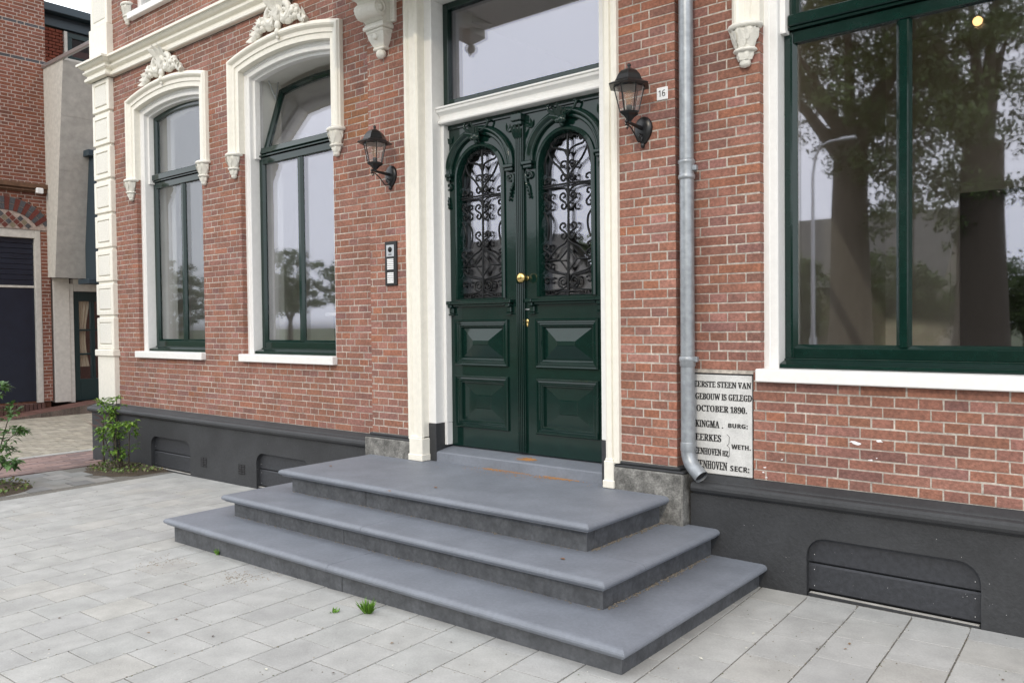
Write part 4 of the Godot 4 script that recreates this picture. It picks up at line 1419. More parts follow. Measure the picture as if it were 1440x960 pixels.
func build_ground():
	var b := MB.new()
	b.q(Vector3(-300, -0.19, 300), Vector3(300, -0.19, 300), Vector3(300, -0.19, -300), Vector3(-300, -0.19, -300))
	tag(put(b, "ground", m.earth), "", "", "", "structure")
	# pavement of concrete slabs
	b = MB.new()
	ground_quad(b, -8.25, 6.0, -0.02, 7.0, -0.004)
	var pav = put(b, "pavement", m.joint)
	tag(pav, "", "", "", "structure")
	rng.seed = 21
	var slabs = []
	var ang = deg_to_rad(2.3)
	var rot = Transform3D(Basis(Vector3.UP, ang), Vector3(-2.70, 0, 1.03))
	var w = 0.255
	var ln = 0.287
	for i in range(-24, 20):
		for j in range(-12, 20):
			var u = i * w
			var v = (j + (0.5 if posmod(i, 2) == 0 else 0.0)) * ln
			var c = rot * Vector3(u + w / 2, 0, v + ln / 2)
			if c.x < -8.15 - 0.1 * 0 or c.x > 2.4 or c.z < -0.16 or c.z > 5.2:
				continue
			# under the steps nothing shows
			if c.x > -5.2 and c.x < -1.95 and c.z < 1.3:
				continue
			var s = 0.0
			if seen(c, 20):
				s = 1.0 / (px(c + Vector3(0, 0, 0)) - Vector2(720, 1200)).length()
				s = 1.0 / (cam_xf.origin - c).length()
			slabs.append([s, i, j, u, v])
	slabs.sort_custom(func(p, q): return p[0] > q[0] if p[0] != q[0] else p[1] * 1000 + p[2] < q[1] * 1000 + q[2])
	var rest := MB.new()
	var n = 0
	for k in slabs:
		var sb: MB = MB.new() if n < 300 else rest
		var t = rng.randf_range(0.95, 1.04)
		var base = Color(0.485, 0.485, 0.468)
		if rng.randf() < 0.25: base = Color(0.462, 0.464, 0.45)
		if rng.randf() < 0.12: base = Color(0.495, 0.487, 0.46)
		sb.col = base * t
		var e = 0.0032
		var hh = rng.randf_range(-0.0006, 0.0008)
		var q = []
		var ev = 0.0024
		for p in [[k[3] + e, k[4] + ln - ev], [k[3] + w - e, k[4] + ln - ev], [k[3] + w - e, k[4] + ev], [k[3] + e, k[4] + ev]]:
			var o = rot * Vector3(p[0] + rng.randf_range(-0.001, 0.001), 0, p[1] + rng.randf_range(-0.001, 0.001))
			if o.z < 0.062 and o.x > -9.3: o.z = 0.062
			o.y = gy(o.x) + hh + rng.randf_range(-0.0007, 0.0007)
			q.append(o)
		var mid = (q[0] + q[1] + q[2] + q[3]) / 4
		var tp = []
		var lo = []
		for o in q:
			var d = (mid - o)
			d.y = 0
			tp.append(o + d.normalized() * 0.002)
			lo.append(o + Vector3(0, -0.0012, 0))
		if (q[1] - q[0]).cross(q[3] - q[0]).length() > 0.001:
			sb.q(tp[0], tp[1], tp[2], tp[3])
			for a in 4:
				var c2 = (a + 1) % 4
				sb.q(lo[a], lo[c2], tp[c2], tp[a])
				sb.q(lo[a] - Vector3(0, 0.02, 0), lo[c2] - Vector3(0, 0.02, 0), lo[c2], lo[a])
			if n < 300:
				put(sb, "paving_slab", m.paver, pav)
			n += 1
	if rest.v.size():
		tag(put(rest, "slab_paving", m.paver, pav), "", "", "", "stuff")
	# road behind the photographer
	b = MB.new()
	b.q(Vector3(-60, -0.12, 14), Vector3(60, -0.12, 14), Vector3(60, -0.12, 7.1), Vector3(-60, -0.12, 7.1))
	tag(put(b, "road", m.asphalt), "", "", "", "structure")
	# older slabs, clinker strip and brick yard to the left of the house
	for r in [
		["old_pavement", "old_slab", -9.32, -8.22, -0.1, 7.0, 0.29, 0.2, [Color(0.30, 0.30, 0.285), Color(0.25, 0.25, 0.245), Color(0.35, 0.34, 0.32)], 0.0],
		["clinker_path", "clinker", -10.55, -9.38, -6.0, 7.0, 0.105, 0.21, [Color(0.29, 0.19, 0.165), Color(0.33, 0.22, 0.19), Color(0.24, 0.165, 0.15)], 0.0],
		["edging", "kerb_stone", -10.68, -10.56, -6.0, 7.0, 0.12, 0.5, [Color(0.42, 0.41, 0.38)], 0.004],
		["yard", "yard_brick", -15.2, -10.69, -6.0, 5.0, 0.21, 0.105, [Color(0.40, 0.355, 0.275), Color(0.37, 0.33, 0.26), Color(0.42, 0.375, 0.295)], 0.0]]:
		b = MB.new()
		var zmax = r[5]
		if r[0] == "yard": zmax = 3.0
		ground_quad(b, r[2] - 0.05, r[3] + 0.03, r[4], zmax, -0.012)
		var base = put(b, r[0], m.joint)
		tag(base, "", "", "", "structure")
		var mass := MB.new()
		var x = r[2]
		var ii = 0
		var count = 0
		while x < r[3] - 0.03:
			var z = r[4] - (r[7] / 2 if ii % 2 else 0.0)
			var xe = minf(x + r[6], r[3])
			while z < zmax:
				var ze = minf(z + r[7], zmax)
				var za = maxf(z, r[4])
				z += r[7]
				var c = Vector3((x + xe) / 2, gy(x), (za + ze) / 2)
				if ze - za < 0.02 or (c.x > -9.85 and c.z < 0.14) : continue
				if c.x > -9.36 and c.z < 0.64 and c.z > 0.0 and c.x < -8.2: continue
				var one = r[0] != "yard" and seen(c, 10) and count < 120
				var sb: MB = MB.new() if one else mass
				var pal = r[8]
				sb.col = pal[rng.randi() % pal.size()] * rng.randf_range(0.85, 1.12)
				if r[0] == "yard" and c.x < -13.4 and c.z > -1.4 + (c.x + 15.0) * 0.6 and c.z > -0.2: sb.col = Color(0.22, 0.14, 0.125) * rng.randf_range(0.9, 1.1)
				var e = 0.003
				var y = gy(c.x) + rng.randf_range(-0.002, 0.002) + r[9]
				sb.q(Vector3(x + e, y, ze - e), Vector3(xe - e, y, ze - e), Vector3(xe - e, y, za + e), Vector3(x + e, y, za + e))
				sb.q(Vector3(xe - e, y, ze - e), Vector3(xe - e, y - 0.014, ze - e), Vector3(xe - e, y - 0.014, za + e), Vector3(xe - e, y, za + e))
				sb.q(Vector3(x + e, y - 0.014, ze - e), Vector3(xe - e, y - 0.014, ze - e), Vector3(xe - e, y, ze - e), Vector3(x + e, y, ze - e))
				if one:
					put(sb, r[1], m.paver, base)
					count += 1
			x += r[6]
			ii += 1
		if mass.v.size():
			tag(put(mass, r[1] + "_paving", m.paver, base), "", "", "", "stuff")
	# planting bed by the corner
	b = MB.new()
	var rings = []
	for k in [[0.0, 0.035], [0.5, 0.03], [0.85, 0.012], [1.0, -0.01]]:
		var g = []
		for i in range(20):
			var a = PI * i / 19.0
			var p = Vector3(-8.82 + cos(a) * 0.62 * k[0], 0, 0.05 + sin(a) * 0.56 * k[0] * (1.0 + 0.06 * sin(i * 2.3)))
			p.y = gy(p.x) + k[1] + 0.006 * sin(i * 1.7 + k[0] * 9)
			g.append(p)
		rings.append(g)
	b.grid(rings, false, true)
	tag(put(b, "soil", m.soil), "", "", "", "structure")
	b = MB.new()
	rings = []
	for k in [[0.0, 0.04], [0.6, 0.03], [0.9, 0.01], [1.0, -0.02]]:
		var g = []
		for i in range(20):
			var a = TAU * i / 19.0
			var p = Vector3(-8.75 + cos(a) * 0.55 * k[0], 0, 1.62 + sin(a) * 0.42 * k[0])
			p.y = gy(p.x) + k[1] + 0.008 * sin(i * 1.3)
			g.append(p)
		rings.append(g)
	b.grid(rings, false, true)
	tag(put(b, "soil", m.soil), "", "", "", "structure")

# ---------------------------------------------------------------- small things on the wall
func build_lamps():
	var first = null
	var labels = ["black wall lantern left of the door, above the intercom", "black wall lantern right of the door, beside the house number"]
	for i in 2:
		var x = [-4.64, -2.425][i]
		if first != null:
			var d = first.duplicate()
			d.name = uname("wall_lamp")
			add_child(d)
			d.position = Vector3(x, 2.66, ZR)
			tag(d, labels[i], "wall lamp", "black lanterns beside the door")
			continue
		var l = thing("wall_lamp", labels[i], "wall lamp", Vector3(x, 2.66, ZR), "black lanterns beside the door")
		first = l
		l.scale = Vector3(0.83, 0.95, 0.9)
		var zc = 0.185
		var b := MB.new()
		# shield-shaped back plate
		var rings = []
		for k in [[1.0, 0.0], [1.0, 0.012], [0.9, 0.022], [0.55, 0.03], [0.0, 0.034]]:
			var g = []
			for j in 24:
				var a = TAU * j / 24
				var yy = sin(a)
				var ww = 0.072 * (1.0 if yy > 0 else 1.0 - 0.45 * yy * yy)
				g.append(Vector3(cos(a) * ww * k[0], -0.03 + yy * (0.075 if yy > 0 else 0.1) * k[0], k[1]))
			rings.append(g)
		b.grid(rings, true, true)
		b.ball(Vector3(0, -0.135, 0.018), Vector3(0.016, 0.02, 0.016), 8)
		put(b, "back_plate", m.iron, l)
		b = MB.new()
		b.tube([Vector3(0, -0.03, 0.02), Vector3(0, -0.028, 0.08), Vector3(0, -0.02, zc + 0.035)], [0.014, 0.012, 0.009], 8)
		b.ball(Vector3(0, -0.02, zc + 0.035), Vector3(0.012, 0.012, 0.012), 8)
		b.lathe([Vector2(0.012, -0.03), Vector2(0.015, -0.02), Vector2(0.01, -0.01)], Vector3(0, 0, zc), 10)
		put(b, "arm", m.iron, l)
		b = MB.new()
		var sc = []
		for p in spiral(zc + 0.03, -0.052, 0.006, 0.019, 5.5, 0.4, 12): sc.append(Vector3(0, p.y, p.x))
		for p in curve2([Vector2(zc + 0.03, -0.036), Vector2(zc - 0.02, -0.05), Vector2(0.11, -0.09), Vector2(0.075, -0.12), Vector2(0.035, -0.11)], 5): sc.append(Vector3(0, p.y, p.x))
		for p in spiral(0.05, -0.085, 0.026, 0.008, 4.2, -1.5, 12): sc.append(Vector3(0, p.y, p.x))
		b.tube(sc, 0.0048, 6)
		put(b, "scroll", m.iron, l)
		# lantern: hexagonal foot, glazed body, roof and finial
		b = MB.new()
		b.lathe([Vector2(0.0, -0.012), Vector2(0.016, -0.012), Vector2(0.022, -0.002), Vector2(0.04, 0.016), Vector2(0.066, 0.03), Vector2(0.07, 0.042), Vector2(0.06, 0.046), Vector2(0.0, 0.046)], Vector3(0, 0, zc), 6, 1, 1, false)
		put(b, "foot", m.iron, l)
		for j in 6:
			var a = TAU * (j + 0.5) / 6
			var a2 = TAU * (j + 1.5) / 6
			var lo = Vector3(cos(a) * 0.062, 0.04, zc + sin(a) * 0.062)
			var hi = Vector3(cos(a) * 0.104, 0.198, zc + sin(a) * 0.104)
			var lo2 = Vector3(cos(a2) * 0.062, 0.04, zc + sin(a2) * 0.062)
			var hi2 = Vector3(cos(a2) * 0.104, 0.198, zc + sin(a2) * 0.104)
			b = MB.new()
			b.tube([lo, hi], 0.0042, 6)
			put(b, "glazing_bar", m.iron, l)
			b = MB.new()
			b.q(lo * 0.999 + Vector3(0, 0, zc * 0.001), lo2, hi2, hi)
			put(b, "pane", m.lamp_glass, l)
		b = MB.new()
		b.lathe([Vector2(0.0, 0.188), Vector2(0.1, 0.188), Vector2(0.112, 0.196), Vector2(0.15, 0.196), Vector2(0.153, 0.2), Vector2(0.146, 0.206), Vector2(0.108, 0.222), Vector2(0.1, 0.232), Vector2(0.085, 0.262), Vector2(0.06, 0.288), Vector2(0.025, 0.305), Vector2(0.012, 0.309), Vector2(0.0, 0.31)], Vector3(0, 0, zc), 6, 1, 1, false)
		b.lathe([Vector2(0.012, 0.306), Vector2(0.009, 0.316), Vector2(0.014, 0.322), Vector2(0.013, 0.332), Vector2(0.004, 0.338), Vector2(0.0, 0.339)], Vector3(0, 0, zc), 10)
		put(b, "roof", m.iron, l)
		b = MB.new()
		b.lathe([Vector2(0.0, 0.046), Vector2(0.02, 0.046), Vector2(0.021, 0.08), Vector2(0.017, 0.084), Vector2(0.0, 0.085)], Vector3(0, 0, zc), 12)
		put(b, "socket", m.iron, l)
		b = MB.new()
		b.lathe([Vector2(0.013, 0.084), Vector2(0.016, 0.095), Vector2(0.03, 0.125), Vector2(0.032, 0.145), Vector2(0.024, 0.165), Vector2(0.008, 0.176), Vector2(0.0, 0.177)], Vector3(0, 0, zc), 14)
		put(b, "bulb", m.amber, l)

func build_pipe():
	var p = thing("drainpipe", "grey zinc drainpipe running down beside the inscribed stone", "drainpipe", Vector3(-2.155, 0.6, 0.075))
	var b := MB.new()
	b.lathe([Vector2(0.041, 0.0), Vector2(0.041, 4.7)], Vector3(0, 0.14, 0), 28)
	put(b, "pipe", m.zinc, p)
	for y in [1.72, 0.622]:
		b = MB.new()
		b.lathe([Vector2(0.041, 0.05), Vector2(0.047, 0.055), Vector2(0.049, 0.066), Vector2(0.047, 0.078), Vector2(0.043, 0.082), Vector2(0.045, 0.14), Vector2(0.049, 0.146), Vector2(0.049, 0.16), Vector2(0.043, 0.166), Vector2(0.041, 0.168)] if y > 1 else [Vector2(0.041, 0.0), Vector2(0.046, 0.004), Vector2(0.046, 0.03), Vector2(0.05, 0.035), Vector2(0.05, 0.055), Vector2(0.041, 0.062)], Vector3(0, y - 0.07 if y > 1 else y, 0), 28)
		b.box(Vector3(0.04, y + 0.028, -0.014), Vector3(0.066, y + 0.058, 0.014), 0.003)
		b.tube([Vector3(0.03, y + 0.043, -0.02), Vector3(0.02, y + 0.043, -0.075)], 0.006, 6)
		put(b, "pipe_clip", m.zinc, p)
	# shoe that kicks out to the right
	b = MB.new()
	var pts = []
	for i in range(13):
		var a = (PI * 0.30) * i / 12.0
		pts.append(Vector3(0.13 * (1 - cos(a)), 0.135 - 0.13 * sin(a), 0.04 * (1 - cos(a))))
	pts.append(pts[-1] + (pts[-1] - pts[-2]).normalized() * 0.06)
	b.tube(pts, 0.042, 24, false)
	b.lathe([Vector2(0.041, 0.0), Vector2(0.0445, 0.004), Vector2(0.0445, 0.05), Vector2(0.041, 0.054)], Vector3(0, 0.13, 0), 28)
	put(b, "shoe", m.zinc, p)
	b = MB.new()
	b.tube([pts[-2] + Vector3(-0.002, 0.004, 0), pts[-1] - (pts[-1] - pts[-2]).normalized() * 0.012], 0.038, 20)
	put(b, "outlet", m.dark, p)

func letters(parent, txt, x, y, z, h, width, bold, mat, called, serif := true):
	var tm := TextMesh.new()
	var f := SystemFont.new()
	f.font_names = PackedStringArray(["Droid Serif" if serif else "Droid Sans"])
	f.font_weight = 700 if bold else 400
	tm.font = f
	tm.text = txt
	tm.font_size = 64
	tm.pixel_size = 0.001
	tm.depth = 0.02
	tm.curve_step = 2.0
	tm.horizontal_alignment = HORIZONTAL_ALIGNMENT_LEFT
	var bb = tm.get_aabb()
	var o := MeshInstance3D.new()
	o.name = called
	# broad strokes: the outline is laid three times with a hair's shift
	var st := SurfaceTool.new()
	var wide = width / maxf(tm.get_aabb().size.x, 0.001) if width > 0 else 1.0
	for k in ([-1.0, 0.0, 1.0] if bold else [0.0]):
		st.append_from(tm, 0, Transform3D(Basis(), Vector3(k * (0.00085 if serif else 0.0005) / wide, 0, 0.0008 * k)))
	o.mesh = st.commit()
	o.material_override = mat
	parent.add_child(o, true)
	var sy = h / 0.0457
	var sx = width / maxf(bb.size.x, 0.001) if width > 0 else sy
	o.scale = Vector3(sx, sy, 0.15)
	o.position = Vector3(x - bb.position.x * sx, y, z)
	# rest the baseline on y: cap letters start at the lowest point of the box
	o.position.y = y - bb.position.y * sy
	return o

func build_signs():
	# inscribed foundation stone, partly behind the pipe
	var s = thing("inscribed_stone", "white foundation stone with black lettering, half behind the drainpipe", "plaque", Vector3(-2.005, 0.598, 0))
	var b := MB.new()
	b.box(Vector3(-0.21, 0.002, -0.06), Vector3(0.207, 0.576, 0.003), 0.003)
	put(b, "stone_face", m.tablet, s)
	b = MB.new()
	b.box(Vector3(-0.212, 0.577, -0.06), Vector3(0.2135, 0.5855, -0.001))
	b.box(Vector3(0.2075, 0.0, -0.06), Vector3(0.2135, 0.577, -0.001))
	put(b, "stone_joint", m.ink, s)
	b = MB.new()
	b.box(Vector3(-0.214, 0.586, -0.06), Vector3(0.2135, 0.604, -0.0015))
	put(b, "mortar_joint", m.mortar, s)
	var z = 0.0035
	# visible part runs from x=-0.10 to 0.20
	letters(s, "EERSTE STEEN VAN", -0.146, 0.503, z, 0.034, 0.349, true, m.ink, "inscription_line")
	letters(s, "GEBOUW IS GELEGD", -0.137, 0.431, z, 0.036, 0.343, true, m.ink, "inscription_line")
	letters(s, "OCTOBER 1890.", -0.131, 0.361, z, 0.036, 0.308, true, m.ink, "inscription_line")
	letters(s, "KINGMA", -0.138, 0.270, z, 0.040, 0.149, true, m.ink, "inscription_line")
	letters(s, ".", 0.028, 0.270, z, 0.030, 0.006, true, m.ink, "inscription_line")
	letters(s, "BURG:", 0.066, 0.277, z, 0.024, 0.116, true, m.ink, "inscription_line", false)
	letters(s, "EERKES", -0.138, 0.190, z, 0.040, 0.160, true, m.ink, "inscription_line")
	letters(s, "WETH.", 0.085, 0.157, z, 0.026, 0.114, true, m.ink, "inscription_line", false)
	letters(s, "EENHOVEN", -0.144, 0.110, z, 0.038, 0.166, true, m.ink, "inscription_line")
	letters(s, "HZ", 0.029, 0.112, z, 0.030, 0.036, true, m.ink, "inscription_line")
	letters(s, "EENHOVEN", -0.134, 0.029, z, 0.046, 0.192, true, m.ink, "inscription_line")
	letters(s, "SECR:", 0.077, 0.030, z, 0.030, 0.113, true, m.ink, "inscription_line", false)
	b = MB.new()
	for g in [[0.238, 0.176], [0.176, 0.105]]:
		var pts = []
		for p in curve2([Vector2(0.056, g[0]), Vector2(0.072, g[0] - 0.014), Vector2(0.071, (g[0] + g[1]) / 2), Vector2(0.073, g[1] + 0.012) if g[0] < 0.2 else Vector2(0.069, g[1] + 0.01), Vector2(0.06, g[1])], 4): pts.append(Vector3(p.x, p.y, z))
		b.tube(pts, 0.0013, 5)
	put(b, "inscription_brace", m.ink, s)
	# house number
	s = thing("house_number", "small white house number plate reading 16", "sign", Vector3(-2.30, 2.818, ZR))
	b = MB.new()
	b.box(Vector3(-0.036, -0.037, -0.002), Vector3(0.036, 0.037, 0.006), 0.003)
	put(b, "number_plate", m.plate, s)
	letters(s, "16", -0.0215, -0.0185, 0.0062, 0.037, 0.043, false, m.ink, "digits", false)
	b = MB.new()
	for x in [-0.03, 0.03]: b.ball(Vector3(x, 0.0, 0.006), Vector3(0.0022, 0.0022, 0.0015), 6)
	put(b, "screw", m.steel, s)
	# intercom
	s = thing("intercom", "black intercom panel with camera and two columns of white name plates", "intercom", Vector3(-4.652, 1.954, ZR))
	b = MB.new()
	b.box(Vector3(-0.065, -0.17, -0.004), Vector3(0.065, 0.17, 0.016), 0.004)
	put(b, "housing", m.iron, s)
	b = MB.new()
	b.box(Vector3(-0.042, 0.052, 0.016), Vector3(0.042, 0.142, 0.0195), 0.002)
	put(b, "camera_plate", m.steel, s)
	b = MB.new()
	b.ball(Vector3(0.0, 0.106, 0.02), Vector3(0.022, 0.022, 0.01), 14)
	put(b, "lens", m.iron_gloss, s)
	b = MB.new()
	for k in 4: b.box(Vector3(-0.016 + k * 0.009, 0.062, 0.0195), Vector3(-0.012 + k * 0.009, 0.074, 0.0205))
	put(b, "speaker_slot", m.dark, s)
	for g in [0.036, -0.07]:
		for k in 6:
			b = MB.new()
			b.box(Vector3(-0.036, g - 0.0142 * k - 0.0112, 0.016), Vector3(0.036, g - 0.0142 * k, 0.0195), 0.0015)
			put(b, "button", m.plate, s)

func build_inside():
	var t = thing("side_table", "white topped table with dark legs inside the second window", "table", Vector3(-6.35, 0.56, -1.5))
	var b := MB.new()
	b.box(Vector3(-0.75, 1.02, -0.35), Vector3(0.95, 1.06, 0.35), 0.005)
	put(b, "tabletop", m.white, t)
	for x in [-0.66, 0.86]:
		for z in [-0.28, 0.28]:
			b = MB.new()
			b.tube([Vector3(x, 1.02, z), Vector3(x * 0.86, 0.0, z)], 0.022, 8)
			put(b, "leg", m.iron, t)
	var l = thing("pendant_bulb", "round lit glass bulb hanging inside the right-hand window", "lamp", Vector3(-0.90, 3.27, -1.24))
	b = MB.new()
	b.ball(Vector3.ZERO, Vector3(0.027, 0.027, 0.027), 16)
	put(b, "bulb", M(Color(0.9, 0.75, 0.5), 0.3, {"emit": Color(1.0, 0.78, 0.5), "energy": 5.0}), l)
	b = MB.new()
	b.tube([Vector3(0, 0.03, 0), Vector3(0, 0.93, 0)], 0.004, 6)
	b.lathe([Vector2(0.0, 0.03), Vector2(0.015, 0.03), Vector2(0.015, 0.075), Vector2(0.0, 0.08)], Vector3.ZERO, 10)
	put(b, "cord", m.iron, l)
	var om := OmniLight3D.new()
	om.name = "bulb_light"
	om.light_energy = 0.12
	om.light_color = Color(1.0, 0.8, 0.55)
	om.light_size = 0.03
	om.omni_range = 8.0
	om.omni_attenuation = 2.0
	om.shadow_enabled = true
	l.add_child(om)

# ---------------------------------------------------------------- neighbouring building on the left
const XF := -15.8

func build_neighbour():
	var bld = thing("brick_outbuilding", "dark red brick building with grey rendered bay and blue doors", "building")
	rng.seed = 31
	var xf = Transform3D(Basis(Vector3(0, 0, -1), Vector3(0, 1, 0), Vector3(1, 0, 0)), Vector3(XF, 0, 0))
	var bricks = []
	var mb := MB.new()
	var ac = 1.02   # arch centre along the wall
	var yc = 2.93
	var spans = func(y):
		var sp = [[-0.1, 1.745]]
		if y < 3.24: sp = cut(sp, 0.45, 1.60)
		else:
			var dy = y - yc
			if dy < 0.87:
				var h = sqrt(0.87 * 0.87 - dy * dy)
				sp = cut(sp, ac - h, ac + h)
		if y > 3.9 and y < 4.05: sp = cut(sp, -0.1, 1.72)
		return sp
	var tone = func(i, x, y):
		if absf(y - 6.215) < 0.03 or absf(y - 6.84) < 0.03: return Color(0.12, 0.115, 0.125) * rng.randf_range(0.8, 1.2)
		var c = brick_tone()
		return Color(c.r * 1.05, c.g * 0.82, c.b * 0.70)
	lay(bricks, xf, 0.16, 8.0, 0.0625, 0.235, spans, tone, mb, 0.11, 0.013)
	put(mb, "wall", m.far_mortar, bld)
	set_bricks(bricks, bld, m.brick, "brick")
	var b := MB.new()
	b.box(Vector3(XF - 6.0, -0.2, -1.75), Vector3(XF - 0.12, 8.0, 0.1))
	b.box(Vector3(XF - 0.12, 8.005, -1.75), Vector3(XF, 8.6, 0.1))
	put(b, "outer_wall", m.house, bld)
	# arch of alternating red and grey bricks over a lozenge-patterned tympanum
	b = MB.new()
	b.xf = xf
	var n = 30
	for k in n:
		var a0 = PI * k / n
		var a1 = PI * (k + 1) / n
		var red = k % 2 == 0
		for g in ([[0.63, 0.865]] if red else [[0.63, 0.745], [0.75, 0.865]]):
			var vb := MB.new()
			vb.xf = xf
			vb.col = (Color(0.235, 0.06, 0.045) if red else Color(0.14, 0.14, 0.15)) * rng.randf_range(0.8, 1.15)
			var e = 0.09 / n
			var p = []
			for s in [[a0 + e, g[0] + 0.004], [a1 - e, g[0] + 0.004], [a1 - e, g[1] - 0.004], [a0 + e, g[1] - 0.004]]:
				p.append(Vector3(ac + cos(s[0]) * s[1], yc + sin(s[0]) * s[1], 0.004))
			if p[0].y < 3.26: continue
			vb.q(p[0], p[1], p[2], p[3])
			for s in 4:
				vb.q(p[s] - Vector3(0, 0, 0.03), p[(s + 1) % 4] - Vector3(0, 0, 0.03), p[(s + 1) % 4], p[s])
			put(vb, "arch_brick", m.brick, bld)
	b = MB.new()
	b.xf = xf
	var fan = []
	for k in range(25):
		var a = PI * k / 24
		fan.append(Vector3(ac + cos(a) * 0.87, maxf(yc + sin(a) * 0.87, 3.24), -0.006))
	for k in range(24):
		b.t(Vector3(ac, 3.24, -0.006), fan[k], fan[k + 1])
	put(b, "tympanum", m.far_mortar, bld)
	for i in range(-7, 8):
		for j in range(-7, 8):
			var o = Vector2(ac + (i - j) * 0.062, 3.30 + (i + j) * 0.062)
			if o.y < 3.285 or (o - Vector2(ac, yc)).length() > 0.58: continue
			var vb := MB.new()
			vb.xf = xf
			var pick = posmod(i + 2 * j, 4)
			vb.col = [Color(0.23, 0.06, 0.045), Color(0.13, 0.13, 0.14), Color(0.24, 0.07, 0.05), Color(0.40, 0.33, 0.22)][pick] * rng.randf_range(0.85, 1.1)
			var r = 0.053
			vb.q(Vector3(o.x - r, o.y, 0.001), Vector3(o.x, o.y - r, 0.001), Vector3(o.x + r, o.y, 0.001), Vector3(o.x, o.y + r, 0.001))
			put(vb, "tympanum_brick", m.brick, bld)
	# beam with conduit and junction box
	b = MB.new()
	b.box(Vector3(XF - 0.05, 3.97, -1.71), Vector3(XF + 0.09, 4.06, 0.1), 0.01)
	b.box(Vector3(XF - 0.05, 3.9, -1.71), Vector3(XF + 0.05, 3.97, 0.1), 0.006)
	put(b, "beam", m.beam, bld)
	b = MB.new()
	b.tube([Vector3(XF + 0.065, 3.93, 0.1), Vector3(XF + 0.065, 3.93, -1.5)], 0.012, 6)
	for z in [-1.05, -1.3, -0.7]: b.box(Vector3(XF + 0.05, 3.915, z - 0.012), Vector3(XF + 0.08, 3.95, z + 0.012), 0.003)
	put(b, "conduit", m.beam, bld)
	b = MB.new()
	b.box(Vector3(XF + 0.05, 3.885, -1.62), Vector3(XF + 0.12, 3.985, -1.5), 0.012)
	put(b, "junction_box", m.plate, bld)
	# tall blue doors in a cream frame
	b = MB.new()
	for z in [-1.6, -0.45]:
		b.box(Vector3(XF - 0.12, 0.14, z), Vector3(XF - 0.02, 3.24, z + (0.1 if z < -1 else -0.1)), 0.006)
	b.box(Vector3(XF - 0.12, 3.09, -1.5), Vector3(XF - 0.021, 3.24, -0.55), 0.006)
	put(b, "door_frame", m.render_light, bld)
	var dr = part_node("barn_door", bld)
	for k in 9:
		b = MB.new()
		b.box(Vector3(XF - 0.12, 2.25 + k * 0.0935, -1.498), Vector3(XF - 0.085, 2.25 + k * 0.0935 + 0.088, -0.552), 0.006)
		put(b, "plank", m.navy, dr)
	b = MB.new()
	b.box(Vector3(XF - 0.11, 2.205, -1.499), Vector3(XF - 0.075, 2.245, -0.551), 0.004)
	put(b, "door_bar", m.render_light, dr)
	b = MB.new()
	b.box(Vector3(XF - 0.12, 0.17, -1.498), Vector3(XF - 0.09, 2.203, -0.552), 0.004)
	put(b, "door_panel", m.navy, dr)
	for k in 16:
		b = MB.new()
		b.col = Color(0.16, 0.08, 0.065) * rng.randf_range(0.75, 1.15)
		b.box(Vector3(XF - 0.1, -0.1, -1.6 + k * 0.068), Vector3(XF + 0.02, 0.13, -1.6 + k * 0.068 + 0.058), 0.004)
		put(b, "brick", m.brick, bld)
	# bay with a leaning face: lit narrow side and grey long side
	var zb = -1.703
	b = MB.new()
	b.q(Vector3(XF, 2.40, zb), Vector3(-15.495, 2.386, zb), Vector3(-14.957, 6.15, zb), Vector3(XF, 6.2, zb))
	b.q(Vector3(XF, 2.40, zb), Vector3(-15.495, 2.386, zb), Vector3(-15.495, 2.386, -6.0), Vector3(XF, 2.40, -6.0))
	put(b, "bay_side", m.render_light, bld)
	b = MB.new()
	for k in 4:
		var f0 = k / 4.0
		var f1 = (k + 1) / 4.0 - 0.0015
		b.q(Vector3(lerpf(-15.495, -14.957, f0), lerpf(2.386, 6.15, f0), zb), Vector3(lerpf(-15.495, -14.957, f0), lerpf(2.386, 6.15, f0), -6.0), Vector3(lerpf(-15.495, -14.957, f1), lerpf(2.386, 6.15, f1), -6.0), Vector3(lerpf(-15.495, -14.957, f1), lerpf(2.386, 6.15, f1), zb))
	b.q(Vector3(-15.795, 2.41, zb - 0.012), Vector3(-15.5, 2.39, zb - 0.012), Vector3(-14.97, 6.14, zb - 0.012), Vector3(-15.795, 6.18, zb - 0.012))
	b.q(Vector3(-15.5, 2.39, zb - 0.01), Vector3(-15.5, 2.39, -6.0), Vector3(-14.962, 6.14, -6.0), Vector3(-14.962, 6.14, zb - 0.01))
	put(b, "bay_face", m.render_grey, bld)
	b = MB.new()
	b.box(Vector3(-15.9, 6.15, zb - 0.03), Vector3(-13.2, 6.22, zb + 0.03), 0.008)
	put(b, "bay_coping", m.steel, bld)
	# steel frame standing off the bay
	b = MB.new()
	b.box(Vector3(-15.42, 2.27, -2.44), Vector3(-14.98, 4.66, -2.20), 0.006)
	b.box(Vector3(-15.42, 4.55, -2.20), Vector3(-14.98, 4.66, -2.10), 0.006)
	b.box(Vector3(-15.44, 2.27, -2.20), Vector3(-15.0, 2.36, -2.07), 0.006)
	put(b, "window_box", m.steel_blue, bld)
	# upper storey set back: brick pier, window, dark fascia
	b = MB.new()
	b.box(Vector3(-17.4, 6.25, -7.0), Vector3(-16.42, 7.15, -2.32))
	put(b, "upper_wall", m.dark, bld)
	b = MB.new()
	b.xf = Transform3D(Basis(Vector3(0, 0, -1), Vector3(0, 1, 0), Vector3(1, 0, 0)), Vector3(-16.4, 0, 0))
